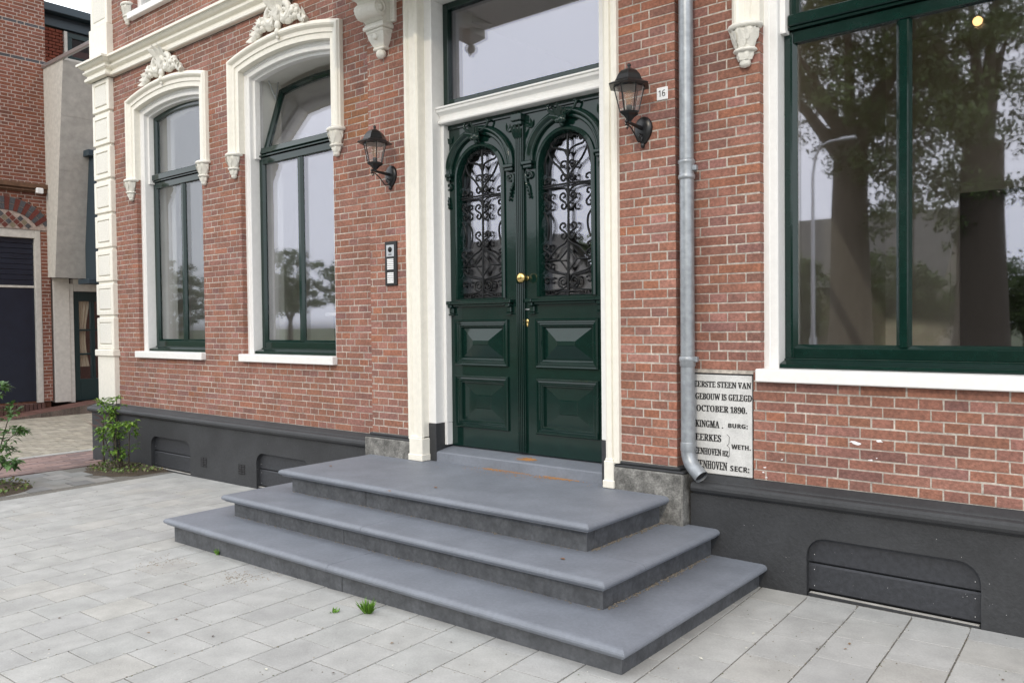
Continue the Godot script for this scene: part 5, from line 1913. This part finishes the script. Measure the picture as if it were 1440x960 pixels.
	for r in 15:
		for k in 4:
			var u = 1.78 + k * 0.13 + (0.065 if r % 2 else 0.0)
			b.col = Color(0.30, 0.075, 0.04) * rng.randf_range(0.85, 1.15)
			b.box(Vector3(u, 6.2 + r * 0.0625, -0.05), Vector3(minf(u + 0.12, 2.3), 6.2 + r * 0.0625 + 0.052, 0.0), 0.003)
	tag(put(b, "brickwork", m.brick, bld), "", "", "", "stuff")
	b = MB.new()
	b.box(Vector3(-16.46, 6.55, -2.36), Vector3(-16.36, 7.12, -2.30), 0.004)
	b.box(Vector3(-16.46, 6.55, -7.0), Vector3(-16.36, 6.62, -2.361), 0.004)
	put(b, "upper_window_frame", m.render_light, bld)
	b = MB.new()
	b.box(Vector3(-16.45, 6.62, -7.0), Vector3(-16.40, 6.68, -2.362), 0.004)
	b.box(Vector3(-16.45, 7.03, -7.0), Vector3(-16.40, 7.12, -2.362), 0.004)
	b.box(Vector3(-16.45, 6.68, -2.46), Vector3(-16.401, 7.03, -2.364), 0.004)
	put(b, "upper_window_sash", m.far_green, bld)
	b = MB.new()
	b.q(Vector3(-16.41, 6.68, -2.46), Vector3(-16.41, 6.68, -7.0), Vector3(-16.41, 7.03, -7.0), Vector3(-16.41, 7.03, -2.46))
	put(b, "pane", m.pane, bld)
	b = MB.new()
	b.box(Vector3(-18.5, 7.38, -8.0), Vector3(-16.2, 7.53, -1.78), 0.01)
	b.box(Vector3(-18.5, 7.16, -8.0), Vector3(-16.38, 7.378, -1.8), 0.01)
	put(b, "fascia", m.steel_blue, bld)
	# entrance under the bay: post, frame, glazed door with curtain
	b = MB.new()
	b.box(Vector3(-15.95, 0.12, -2.06), Vector3(XF + 0.005, 2.39, -1.78), 0.006)
	put(b, "door_post", m.render_light, bld)
	b = MB.new()
	b.box(Vector3(-15.98, 0.1, -2.14), Vector3(XF - 0.02, 2.3, -2.065), 0.006)
	b.box(Vector3(-15.98, 2.16, -6.0), Vector3(XF - 0.02, 2.39, -2.141), 0.006)
	put(b, "door_frame", m.render_light, bld)
	var gd = part_node("glazed_door", bld)
	b = MB.new()
	var zs = -2.141
	b.box(Vector3(-15.96, 0.12, zs - 0.11), Vector3(XF - 0.06, 2.158, zs), 0.004)
	b.box(Vector3(-15.96, 0.12, zs - 1.0), Vector3(XF - 0.061, 0.52, zs - 0.111), 0.004)
	b.box(Vector3(-15.96, 1.98, zs - 1.0), Vector3(XF - 0.061, 2.158, zs - 0.111), 0.004)
	for y in [0.97, 1.42]:
		b.box(Vector3(-15.94, y, zs - 1.0), Vector3(XF - 0.07, y + 0.035, zs - 0.111), 0.003)
	for z in [0.32, 0.36]:
		b.box(Vector3(-15.94, 0.52, zs - z - 0.035), Vector3(XF - 0.069, 1.98, zs - z), 0.003)
	put(b, "door_stiles", m.far_green, gd)
	b = MB.new()
	b.q(Vector3(XF - 0.1, 0.5, zs - 0.1), Vector3(XF - 0.1, 0.5, zs - 1.0), Vector3(XF - 0.1, 2.0, zs - 1.0), Vector3(XF - 0.1, 2.0, zs - 0.1))
	put(b, "pane", m.pane, gd)
	b = MB.new()
	var rings = []
	for k in 9:
		var y = lerpf(1.98, 0.75, k / 8.0)
		var g = []
		for i in 13:
			var f = i / 12.0
			var wd = lerpf(0.24, 0.1, sin(PI * minf(k / 9.0, 1.0)) * 0.7) 
			g.append(Vector3(XF - 0.17 + 0.018 * sin(f * 22.0), y, zs - 0.12 - f * wd))
		rings.append(g)
	b.grid(rings, false, true)
	put(b, "curtain", m.curtain, gd)
	b = MB.new()
	b.box(Vector3(-18.0, -0.1, -6.0), Vector3(-17.9, 2.5, -2.0))
	b.box(Vector3(-18.0, 2.4, -6.0), Vector3(XF - 0.13, 2.5, -2.0))
	b.box(Vector3(-18.0, -0.1, -6.0), Vector3(XF - 0.13, 0.1, -2.15))
	b.box(Vector3(-18.0, -0.1, -6.1), Vector3(XF - 0.1, 2.5, -6.0))
	put(b, "inner_wall", m.dark, bld)
	# brick ramp up to that entrance
	b = MB.new()
	b.q(Vector3(-15.2, -0.1, -0.8), Vector3(-15.2, -0.1, -6.0), Vector3(-15.2, 0.115, -2.35), Vector3(-15.2, -0.05, -0.8))
	b.q(Vector3(-15.2, 0.115, -2.35), Vector3(-15.2, -0.1, -6.0), Vector3(-15.2, 0.115, -6.0), Vector3(-15.2, 0.115, -2.35))
	b.q(Vector3(-15.2, 0.105, -2.35), Vector3(-15.2, 0.105, -6.0), Vector3(XF, 0.105, -6.0), Vector3(XF, 0.105, -2.35))
	b.q(Vector3(-15.2, -0.062, -0.8), Vector3(-15.2, 0.105, -2.35), Vector3(XF, 0.105, -2.35), Vector3(XF, -0.062, -0.8))
	b.q(Vector3(-15.2, -0.062, -0.8), Vector3(XF, -0.062, -0.8), Vector3(XF, -0.08, 3.0), Vector3(-15.2, -0.08, 3.0))
	var ramp = put(b, "ramp", m.joint)
	tag(ramp, "", "", "", "structure")
	var mass := MB.new()
	for i in 62:
		var z0 = -0.4 - i * 0.06
		var za = z0 - 0.055
		var hy = func(z): return lerpf(-0.05, 0.118, clampf((-0.8 - z) / 1.55, 0, 1)) if z < -0.8 else -0.05
		for j in 3:
			var x0 = -15.196 - j * 0.2
			var sb: MB = MB.new() if i < 40 else mass
			sb.col = Color(0.27, 0.125, 0.095) * rng.randf_range(0.75, 1.15)
			var a = Vector3(x0 - 0.194, hy.call(z0), z0)
			var c = Vector3(x0, hy.call(z0), z0)
			var d = Vector3(x0, hy.call(za), za)
			var e = Vector3(x0 - 0.194, hy.call(za), za)
			sb.q(a, c, d, e)
			if j == 0:
				sb.col = Color(0.26, 0.20, 0.165) * rng.randf_range(0.7, 1.1)
				sb.q(c - Vector3(0, 0.2, 0), d - Vector3(0, 0.2, 0), d, c)
			if i < 40: put(sb, "ramp_brick", m.brick, ramp)
	if mass.v.size():
		tag(put(mass, "ramp_paving", m.brick, ramp), "", "", "", "stuff")

# ---------------------------------------------------------------- plants
func leafy(b, o, dirs, size, col, droop := 0.3):
	# one leaf: folded blade of two halves
	var along = dirs.normalized()
	var side = along.cross(Vector3.UP)
	if side.length() < 0.1: side = Vector3.RIGHT
	side = side.normalized()
	var nn = side.cross(along).normalized()
	b.col = col
	var mid = o + along * size * 0.5 - nn * size * 0.04
	var tip = o + along * size - Vector3(0, size * droop, 0)
	var l = o + along * size * 0.45 + side * size * 0.3 + nn * size * 0.06
	var r = o + along * size * 0.45 - side * size * 0.3 + nn * size * 0.06
	b.t(o, mid, l); b.t(mid, tip, l)
	b.t(o, r, mid); b.t(mid, r, tip)

func shrub(called, label, base, stems, leaf_size, cols, per, sd, spread, sprig_r := 0.07):
	rng.seed = sd
	var t = thing(called, label, "shrub", base)
	var b := MB.new()
	for s in stems:
		# s: array of points of a stem
		var tip = s[-1]
		var r = []
		for i in s.size(): r.append(lerpf(0.008, 0.0025, float(i) / maxi(1, s.size() - 1)))
		var st := MB.new()
		st.tube(s, r, 6)
		put(st, "stem", m.bark, t)
		for k in per:
			var f = pow(rng.randf(), 0.6)
			var seg = clampf(f * (s.size() - 1), 0, s.size() - 1.001)
			var i = int(seg)
			var p = s[i].lerp(s[i + 1], seg - i)
			var a = rng.randf() * TAU
			var out = Vector3(cos(a), rng.randf_range(-0.15, 0.55), sin(a)).normalized()
			var reach = spread * rng.randf_range(0.3, 1.0) * (1.15 - 0.55 * f)
			var e = p + out * reach
			b.col = Color(0.12, 0.09, 0.05)
			# twig
			var sd2 = out.cross(Vector3.UP).normalized() * 0.0014
			b.q(p - sd2, p + sd2, e + sd2, e - sd2)
			var nl = 9
			for j in nl:
				var w = float(j + 1) / nl
				var lp = p.lerp(e, lerpf(0.35, 1.0, w))
				var ld = (out * 0.7 + Vector3(rng.randfn(0, 0.6), rng.randfn(0.05, 0.35), rng.randfn(0, 0.6))).normalized()
				var c = cols[rng.randi() % cols.size()] * rng.randf_range(0.75, 1.25)
				leafy(b, lp + ld * 0.004, ld, leaf_size * rng.randf_range(0.6, 1.15), c)
	put(b, "foliage", m.leaf, t)
	return t

func build_plants():
	var g = [Color(0.17, 0.31, 0.04), Color(0.12, 0.24, 0.03), Color(0.25, 0.38, 0.06), Color(0.08, 0.17, 0.025)]
	shrub("corner_shrub", "leafy green shrub growing against the dark plinth by the corner", Vector3(-8.80, gy(-8.8) + 0.02, 0.27), [
		[Vector3(-0.02, 0, 0.03), Vector3(-0.06, 0.3, 0.06), Vector3(-0.14, 0.6, 0.08), Vector3(-0.24, 0.72, 0.1)],
		[Vector3(0.0, 0, 0.0), Vector3(0.0, 0.35, 0.04), Vector3(-0.02, 0.6, 0.05), Vector3(0.04, 0.78, 0.06)],
		[Vector3(0.1, 0, -0.02), Vector3(0.16, 0.25, 0.0), Vector3(0.22, 0.42, 0.02), Vector3(0.3, 0.52, 0.04)],
		[Vector3(0.04, 0, 0.05), Vector3(0.08, 0.2, 0.1), Vector3(0.12, 0.36, 0.12), Vector3(0.18, 0.48, 0.14)],
		[Vector3(0.02, 0, 0.02), Vector3(0.02, 0.3, 0.09), Vector3(0.0, 0.5, 0.11), Vector3(-0.06, 0.64, 0.12)],
		[Vector3(-0.03, 0, 0.05), Vector3(-0.08, 0.18, 0.1), Vector3(-0.12, 0.3, 0.12), Vector3(-0.16, 0.42, 0.14)]], 0.05, g, 22, 40, 0.135)
	shrub("edge_shrub", "broad-leaved green shrub reaching in from the left edge", Vector3(-8.92, gy(-8.6), 1.47), [
		[Vector3(0, 0, 0), Vector3(0.03, 0.35, -0.05), Vector3(0.10, 0.62, -0.1), Vector3(0.22, 0.82, -0.16)],
		[Vector3(0, 0, 0), Vector3(0.1, 0.3, 0.0), Vector3(0.22, 0.46, -0.06), Vector3(0.36, 0.56, -0.12)],
		[Vector3(0, 0, 0), Vector3(0.12, 0.14, 0.0), Vector3(0.26, 0.24, -0.02), Vector3(0.36, 0.27, -0.06)],
		[Vector3(-0.05, 0, 0), Vector3(-0.08, 0.4, 0.0), Vector3(-0.1, 0.8, -0.05), Vector3(-0.06, 1.0, -0.1)],
		[Vector3(-0.1, 0, 0.1), Vector3(-0.25, 0.3, 0.1), Vector3(-0.3, 0.6, 0.1), Vector3(-0.36, 0.8, 0.1)]], 0.075, [Color(0.07, 0.15, 0.035), Color(0.05, 0.11, 0.03), Color(0.10, 0.19, 0.05)], 17, 41, 0.24)
	# bare young stem with a few reddish twigs
	rng.seed = 43
	var t = thing("bare_sapling", "thin bare sapling with reddish twigs at the house corner", "sapling", Vector3(-9.2, gy(-9.2) + 0.01, 0.29))
	var b := MB.new()
	b.tube([Vector3(0, 0, 0), Vector3(0.008, 0.2, 0.004), Vector3(0.0, 0.42, 0.0), Vector3(0.01, 0.52, 0.0)], [0.011, 0.009, 0.007, 0.004], 7)
	put(b, "stem", m.bark, t)
	var tw := MB.new()
	tw.col = Color(0.20, 0.07, 0.045)
	for k in 26:
		var a = rng.randf() * TAU
		var p = Vector3(0.003, rng.randf_range(0.36, 0.52), 0)
		var d = Vector3(cos(a), rng.randf_range(-0.2, 0.9), sin(a)).normalized() * rng.randf_range(0.06, 0.17)
		tw.tube([p, p + d * 0.5 + Vector3(0, 0.01, 0), p + d], [0.0022, 0.0016, 0.0008], 4)
	for k in 2:
		var p = Vector3(0, 0.4 + k * 0.05, 0)
		tw.tube([p, p + Vector3(-0.14, 0.04 - 0.05 * k, 0.04), p + Vector3(-0.3, 0.11 - 0.08 * k, 0.08)], [0.002, 0.0015, 0.0008], 4)
	put(tw, "twig", m.leaf, t)
	# weeds in the joints by the lowest step
	var spots = [[-3.55, 1.56, 0.08, "bushy grass tuft at the foot of the lowest step", 60], [-5.15, 1.56, 0.05, "small grass tuft near the left end of the lowest step", 26], [-3.62, 1.72, 0.03, "tiny weed in a slab joint in front of the steps", 16]]
	var px0 = [Vector2(517, 862), Vector2(308, 780), Vector2(470, 861)]
	for i in 3:
		var s = spots[i]
		var o = on_ground(px0[i])
		var w = thing("grass_tuft", s[3], "weed", o, "weeds in the joints before the steps")
		b = MB.new()
		for k in s[4]:
			var a = rng.randf() * TAU
			var d = Vector3(cos(a) * rng.randf_range(0.2, 0.9), 1, sin(a) * rng.randf_range(0.2, 0.9)).normalized()
			b.col = Color(0.13, 0.27, 0.035) * rng.randf_range(0.6, 1.3)
			var side = d.cross(Vector3(0, 0.3, 1)).normalized()
			b.blade(Vector3(cos(a), 0, sin(a)) * rng.randf_range(0, 0.02), d, side, d.cross(side), s[2] * rng.randf_range(0.5, 1.1), 0.0055, rng.randf_range(-0.02, 0.02), 3)
		put(b, "blades", m.leaf, w)
	# low growth in the bed
	b = MB.new()
	for k in 420:
		var a = rng.randf() * PI
		var r = sqrt(rng.randf())
		var p = Vector3(-8.82 + cos(a) * 0.6 * r, 0, 0.05 + sin(a) * 0.53 * r)
		if p.z < 0.08: continue
		p.y = gy(p.x) + 0.02
		var d = Vector3(rng.randfn(0, 0.5), 0.8, rng.randfn(0, 0.5)).normalized()
		b.col = [Color(0.14, 0.2, 0.05), Color(0.20, 0.17, 0.08), Color(0.10, 0.17, 0.03)][rng.randi() % 3] * rng.randf_range(0.7, 1.2)
		leafy(b, p, d, rng.randf_range(0.02, 0.055), b.col)
	for k in 300:
		var a = rng.randf() * TAU
		var r = sqrt(rng.randf())
		var p = Vector3(-8.75 + cos(a) * 0.53 * r, 0, 1.62 + sin(a) * 0.4 * r)
		p.y = gy(p.x) + 0.02
		var d = Vector3(rng.randfn(0, 0.5), 0.8, rng.randfn(0, 0.5)).normalized()
		leafy(b, p, d, rng.randf_range(0.02, 0.06), [Color(0.14, 0.2, 0.05), Color(0.20, 0.17, 0.08), Color(0.10, 0.17, 0.03)][rng.randi() % 3] * rng.randf_range(0.7, 1.2))
	tag(put(b, "undergrowth", m.leaf), "", "", "", "stuff")

func on_plane_y(s, y):
	var d = cam_xf.basis * Vector3((s.x - 720) / FPX, -(s.y - 480) / FPX, -1)
	return cam_xf.origin + d * ((y - cam_xf.origin.y) / d.y)

func on_ground(s):
	var p = on_plane_y(s, 0.0)
	for i in 4: p = on_plane_y(s, gy(p.x))
	return p

func build_debris():
	rng.seed = 61
	# orange sand swept against the threshold
	var b := MB.new()
	var put_grain = func(p, s, flat):
		b.ball(p, Vector3(s, s * flat, s * rng.randf_range(0.7, 1.3)), 5)
	for c in 7:
		var cx = -3.40 + rng.randfn(0, 0.035)
		var cz = -0.005 + rng.randfn(0, 0.018)
		for k in 70:
			var x = cx + rng.randfn(0, 0.028)
			var z = cz + rng.randfn(0, 0.012)
			if z > 0.04: continue
			put_grain.call(Vector3(x, lerpf(0.534, 0.562, clampf((0.047 - z) / 0.17, 0, 1)) + 0.001, z), rng.randf_range(0.0015, 0.0048), 0.4)
	for c in 26:
		var f = rng.randf()
		var cx = lerpf(-3.74, -2.95, f)
		var cz = 0.062 + absf(rng.randfn(0, 0.012 + 0.05 * pow(sin(f * PI), 2.0)))
		var sx = rng.randf_range(0.012, 0.06)
		for k in int(rng.randf_range(10, 60)):
			put_grain.call(Vector3(cx + rng.randfn(0, sx), PLAT + 0.001, maxf(0.058, cz + rng.randfn(0, 0.009))), rng.randf_range(0.0014, 0.0045), 0.4)
	for k in 260:
		put_grain.call(Vector3(-3.45 + rng.randfn(0, 0.28), PLAT + 0.001, 0.07 + absf(rng.randfn(0, 0.08))), rng.randf_range(0.001, 0.0028), 0.4)
	tag(put(b, "orange_sand", m.sand), "", "", "", "stuff")
	# dry leaves and crumbs
	b = MB.new()
	for k in 90:
		var s = Vector2(rng.randf_range(0, 1440), rng.randf_range(690, 960))
		var p = on_ground(s)
		if p.z < 0.12 or p.z > 4.0 or (p.x > -5.5 and p.x < -1.7 and p.z < 1.6) : continue
		b.col = [Color(0.14, 0.08, 0.05), Color(0.09, 0.07, 0.055), Color(0.25, 0.16, 0.09), Color(0.7, 0.68, 0.6)][rng.randi() % 4]
		var d = Vector3(rng.randfn(0, 1), 0.1, rng.randfn(0, 1)).normalized()
		leafy(b, p + Vector3(0, 0.004, 0), d, rng.randf_range(0.006, 0.024), b.col, 0.05)
	for s in [Vector2(463, 655), Vector2(710, 741), Vector2(788, 785), Vector2(610, 685), Vector2(545, 690)]:
		var p = on_plane_y(s, PLAT if s.y < 735 else 0.298)
		b.col = Color(0.22, 0.12, 0.07)
		leafy(b, p + Vector3(0, 0.003, 0), Vector3(1, 0.05, 0.3), 0.04, b.col, 0.05)
	for k in 240:
		# sand stain on the slabs in front of the steps
		var c = on_ground(Vector2(342, 812)) if k < 170 else on_ground(Vector2(230, 790))
		var p = c + Vector3(rng.randfn(0, 0.09), 0.0015, rng.randfn(0, 0.07))
		b.col = Color(0.30, 0.22, 0.14) * rng.randf_range(0.8, 1.2)
		var r = rng.randf_range(0.0015, 0.004)
		b.ball(p, Vector3(r, r * 0.4, r), 5)
	# crumbs of sand and moss along the joints
	for k in 1500:
		var s = Vector2(rng.randf_range(0, 1440), rng.randf_range(680, 960))
		var p = on_ground(s)
		if p.z < 0.08 or p.z > 4.0 or p.x < -8.1 or (p.x > -5.45 and p.x < -1.7 and p.z < 1.55): continue
		var q = Transform3D(Basis(Vector3.UP, deg_to_rad(2.3)), Vector3(-2.70, 0, 1.03)).affine_inverse() * p
		if rng.randf() < 0.7: q.x = roundf(q.x / 0.255) * 0.255 + rng.randfn(0, 0.006)
		p = Transform3D(Basis(Vector3.UP, deg_to_rad(2.3)), Vector3(-2.70, 0, 1.03)) * q
		b.col = [Color(0.16, 0.13, 0.09), Color(0.30, 0.26, 0.19), Color(0.10, 0.12, 0.05), Color(0.62, 0.60, 0.55)][rng.randi() % 4]
		var r = rng.randf_range(0.0012, 0.0038)
		b.ball(Vector3(p.x, gy(p.x) + 0.0008, p.z), Vector3(r, r * 0.4, r * 1.4), 5)
	tag(put(b, "dry_leaves", m.leaf), "", "", "", "stuff")
	# flecks of white paint left on the bricks under the wide window
	b = MB.new()
	for s in [Vector3(1199, 621, 8), Vector3(1206, 623, 7), Vector3(1238, 620, 6), Vector3(1225, 647, 5), Vector3(1233, 644, 2), Vector3(1100, 646, 3), Vector3(1076, 657, 3), Vector3(1074, 664, 3), Vector3(1078, 671, 3)]:
		var d = cam_xf.basis * Vector3((s.x - 720) / FPX, -(s.y - 480) / FPX, -1)
		var p = cam_xf.origin + d * ((0.0022 - cam_xf.origin.z) / d.z)
		var pts = []
		for i in 9:
			var a = TAU * i / 9
			var r = s.z / 250.0 * rng.randf_range(0.25, 0.9)
			pts.append(p + Vector3(cos(a) * r, sin(a) * r * 0.45, 0))
		for i in 9: b.t(p + Vector3(0, 0, 0.001), pts[i], pts[(i + 1) % 9])
	for k in 60:
		var x = rng.randf_range(-1.95, 0.2) if k < 45 else rng.randf_range(-9.2, -5.8)
		var y = pow(rng.randf(), 1.6) * 0.45 + 0.03
		var r = rng.randf_range(0.0006, 0.0014)
		b.ball(Vector3(x, y, 0.0582), Vector3(r, r, 0.0006), 5)
	tag(put(b, "paint_flecks", m.plate), "", "", "", "stuff")

# ---------------------------------------------------------------- across the street (seen mirrored in the glass)
func tree(label, at, h, r_trunk, fork, crown_c, crown_r, sd, clumps, dens := 1.0):
	rng.seed = sd
	var t = thing("street_tree", label, "tree", at)
	var b := MB.new()
	b.tube([Vector3(0, -0.2, 0), Vector3(0, 0.5, 0), Vector3(0.03, 1.6, 0), Vector3(0.0, fork * 0.7, 0), Vector3(0.05, fork, 0)], [r_trunk * 1.45, r_trunk * 1.15, r_trunk, r_trunk * 0.86, r_trunk * 0.78], 12)
	for k in 9:
		var a = TAU * k / 9.0 + rng.randf() * 0.5
		var e = crown_c + Vector3(cos(a) * crown_r.x, rng.randf_range(-0.6, 0.7) * crown_r.y, sin(a) * crown_r.z) * rng.randf_range(0.5, 0.85)
		var s = Vector3(0.03, fork * rng.randf_range(0.82, 1.0), 0)
		b.tube([s, s.lerp(e, 0.35) + Vector3(0, 0.5, 0), s.lerp(e, 0.7) + Vector3(0, 0.4, 0), e], [r_trunk * 0.42, r_trunk * 0.26, r_trunk * 0.14, r_trunk * 0.04], 7)
	put(b, "trunk", m.bark, t)
	var leaf := MB.new()
	for k in 14:
		var d = Vector3(rng.randfn(0, 1), rng.randfn(0, 0.7), rng.randfn(0, 1))
		leafy(leaf, d * 0.13, Vector3(rng.randfn(0, 1), rng.randfn(-0.1, 0.5), rng.randfn(0, 1)), rng.randf_range(0.1, 0.18), Color(1, 1, 1))
	var mm := MultiMesh.new()
	mm.transform_format = MultiMesh.TRANSFORM_3D
	mm.use_colors = true
	mm.mesh = leaf.mesh()
	mm.instance_count = clumps
	# clumps gather round a few hundred boughs so that sky shows between them
	var boughs = []
	for k in int(85 * dens):
		var p = Vector3(rng.randfn(0, 1), rng.randfn(0, 1), rng.randfn(0, 1)).normalized() * pow(rng.randf(), 0.4)
		boughs.append(crown_c + Vector3(p.x * crown_r.x, p.y * crown_r.y, p.z * crown_r.z))
	for i in clumps:
		var c = boughs[rng.randi() % boughs.size()]
		var p = c + Vector3(rng.randfn(0, 0.34), rng.randfn(0, 0.11), rng.randfn(0, 0.34))
		var s = rng.randf_range(0.7, 1.3)
		mm.set_instance_transform(i, Transform3D(Basis.from_euler(Vector3(rng.randf() * TAU, rng.randf() * TAU, 0)).scaled(Vector3.ONE * s), p))
		mm.set_instance_color(i, [Color(0.075, 0.12, 0.03), Color(0.095, 0.145, 0.035), Color(0.06, 0.095, 0.028)][rng.randi() % 3] * rng.randf_range(0.8, 1.25))
	var o := MultiMeshInstance3D.new()
	o.name = "crown"
	o.multimesh = mm
	o.material_override = m.leaf
	o.set_meta("kind", "stuff")
	t.add_child(o)

func street_house(label, at, w, h, d, wall, roof, turn := 0.0):
	var t = thing("street_house", label, "house", at)
	t.rotation.y = turn
	var b := MB.new()
	b.box(Vector3(-w / 2, -0.3, 0), Vector3(w / 2, h, d))
	b.grid([[Vector3(-w / 2, h, 0), Vector3(-w / 2, h + w * 0.42, d / 2), Vector3(-w / 2, h, d)]])
	b.t(Vector3(-w / 2, h, 0), Vector3(-w / 2, h, d), Vector3(-w / 2, h + d * 0.45, d / 2))
	b.t(Vector3(w / 2, h, 0), Vector3(w / 2, h, d), Vector3(w / 2, h + d * 0.45, d / 2))
	put(b, "wall", wall, t)
	b = MB.new()
	b.q(Vector3(-w / 2 - 0.3, h - 0.1, -0.3), Vector3(w / 2 + 0.3, h - 0.1, -0.3), Vector3(w / 2 + 0.3, h + d * 0.45, d / 2), Vector3(-w / 2 - 0.3, h + d * 0.45, d / 2))
	b.q(Vector3(-w / 2 - 0.3, h - 0.1, d + 0.3), Vector3(w / 2 + 0.3, h - 0.1, d + 0.3), Vector3(w / 2 + 0.3, h + d * 0.45, d / 2), Vector3(-w / 2 - 0.3, h + d * 0.45, d / 2))
	put(b, "roof", roof, t)
	for x in [-w * 0.3, 0.0, w * 0.3]:
		b = MB.new()
		b.box(Vector3(x - 0.6, 0.9, -0.05), Vector3(x + 0.6, 2.4, 0.02), 0.01)
		put(b, "window_frame", m.white, t)
		b = MB.new()
		b.q(Vector3(x - 0.5, 1.0, -0.056), Vector3(x + 0.5, 1.0, -0.056), Vector3(x + 0.5, 2.3, -0.056), Vector3(x - 0.5, 2.3, -0.056))
		put(b, "window_pane", m.dark, t)

func build_street():
	tree("big tree mirrored in the left half of the wide window", Vector3(-7.9, -0.12, 21.6), 16, 0.62, 7.2, Vector3(-0.6, 10.6, 0), Vector3(6.2, 4.6, 4.0), 71, 2300, 3.6)
	tree("second tree mirrored at the right of the wide window", Vector3(-4.35, -0.12, 21.9), 16, 0.7, 6.6, Vector3(-1.0, 9.2, 0), Vector3(3.0, 5.6, 3.4), 72, 1900, 3.2)
	street_house("brick house across the street mirrored between the trees", Vector3(-13.5, -0.12, 34.0), 11.0, 3.2, 8.0, m.dim_wall, m.dim_roof)
	street_house("pale house across the street mirrored in the second window", Vector3(-34.0, -0.12, 30.0), 13.0, 3.2, 8.0, m.render_light, m.dim_roof)
	var lp = thing("street_light", "grey street light with curved arm mirrored beside the trunk", "street light", Vector3(-6.76, -0.12, 15.0))
	var b := MB.new()
	b.tube([Vector3(0, 0, 0), Vector3(0, 1.2, 0)], [0.09, 0.085], 12)
	b.tube([Vector3(0, 1.2, 0), Vector3(0, 3.0, 0), Vector3(0, 5.05, 0), Vector3(0.06, 5.5, 0), Vector3(0.2, 5.75, 0), Vector3(0.42, 5.82, 0), Vector3(0.8, 5.83, 0)], [0.05, 0.042, 0.036, 0.034, 0.032, 0.03, 0.028], 10)
	put(b, "pole", m.steel, lp)
	b = MB.new()
	b.box(Vector3(0.62, 5.79, -0.06), Vector3(1.0, 5.87, 0.06), 0.03)
	put(b, "lamp_head", m.steel, lp)
	for k in 4:
		tree(["low bushy", "wide dense", "small round", "ragged"][k] + " tree before the house mirrored in the wide window", Vector3(-18.0 + k * 4.6, -0.12, 29.0 + k % 2), 4, 0.12, 0.8, Vector3(0, 1.9 + 0.35 * (k % 2), 0), Vector3(2.6, 1.6 + 0.3 * (k % 3), 1.4), 120 + k, 1500, 1.6)
	rng.seed = 80
	for k in 8:
		var x = -24.0 - k * 6.2
		tree(["tall", "round", "spreading", "slim", "dense", "pale", "broad", "low"][k] + " green tree in the row mirrored in the narrow windows", Vector3(x, -0.12, 33.0 + rng.randf_range(-2, 3) + (5 if k < 2 else 0)), 8, 0.2, 2.0, Vector3(0, 4.6 + rng.randf_range(-0.8, 0.9), 0), Vector3(3.4, 2.8 + rng.randf_range(-0.5, 0.7), 2.8), 90 + k, 1500, 1.0)

# ---------------------------------------------------------------- scene
func _ready():
	var cam := Camera3D.new()
	cam.name = "camera"
	add_child(cam)
	cam.fov = 45.59
	cam.near = 0.05
	cam.far = 1000.0
	cam.transform = Transform3D(Basis.from_euler(Vector3(-0.0227890, 0.687387, -0.0106507)), Vector3(0.044126, 1.485663, 4.359290))
	cam.current = true
	cam_xf = cam.transform
	var we := WorldEnvironment.new()
	we.name = "world"
	var env := Environment.new()
	env.background_mode = Environment.BG_SKY
	var sm := ProceduralSkyMaterial.new()
	sm.sky_top_color = Color(0.955, 0.965, 0.985)
	sm.sky_horizon_color = Color(0.845, 0.86, 0.885)
	sm.sky_curve = 0.25
	sm.sky_energy_multiplier = 1.9
	sm.ground_bottom_color = Color(0.4, 0.4, 0.38)
	sm.ground_horizon_color = Color(0.7, 0.7, 0.7)
	sm.sun_angle_max = 12.0
	sm.sun_curve = 0.2
	var sky := Sky.new()
	sky.sky_material = sm
	env.sky = sky
	env.tonemap_mode = Environment.TONE_MAPPER_LINEAR
	env.tonemap_exposure = 0.555
	env.sdfgi_enabled = true
	env.ssao_enabled = true
	env.ssil_enabled = true
	we.environment = env
	add_child(we)
	var sun := DirectionalLight3D.new()
	sun.name = "sun"
	add_child(sun)
	sun.light_energy = 0.56
	sun.light_angular_distance = 1.2
	sun.light_color = Color(1.0, 0.94, 0.84)
	sun.shadow_enabled = true
	sun.look_at_from_position(Vector3.ZERO, Vector3(-0.28, -0.57, -1.0))
	make_materials()
	hidden = [Rect2(395, 640, 480, 100)]
	build_ground()
	build_house()
	build_neighbour()
	build_steps()
	build_lamps()
	build_pipe()
	build_signs()
	build_inside()
	build_plants()
	build_debris()
	build_street()
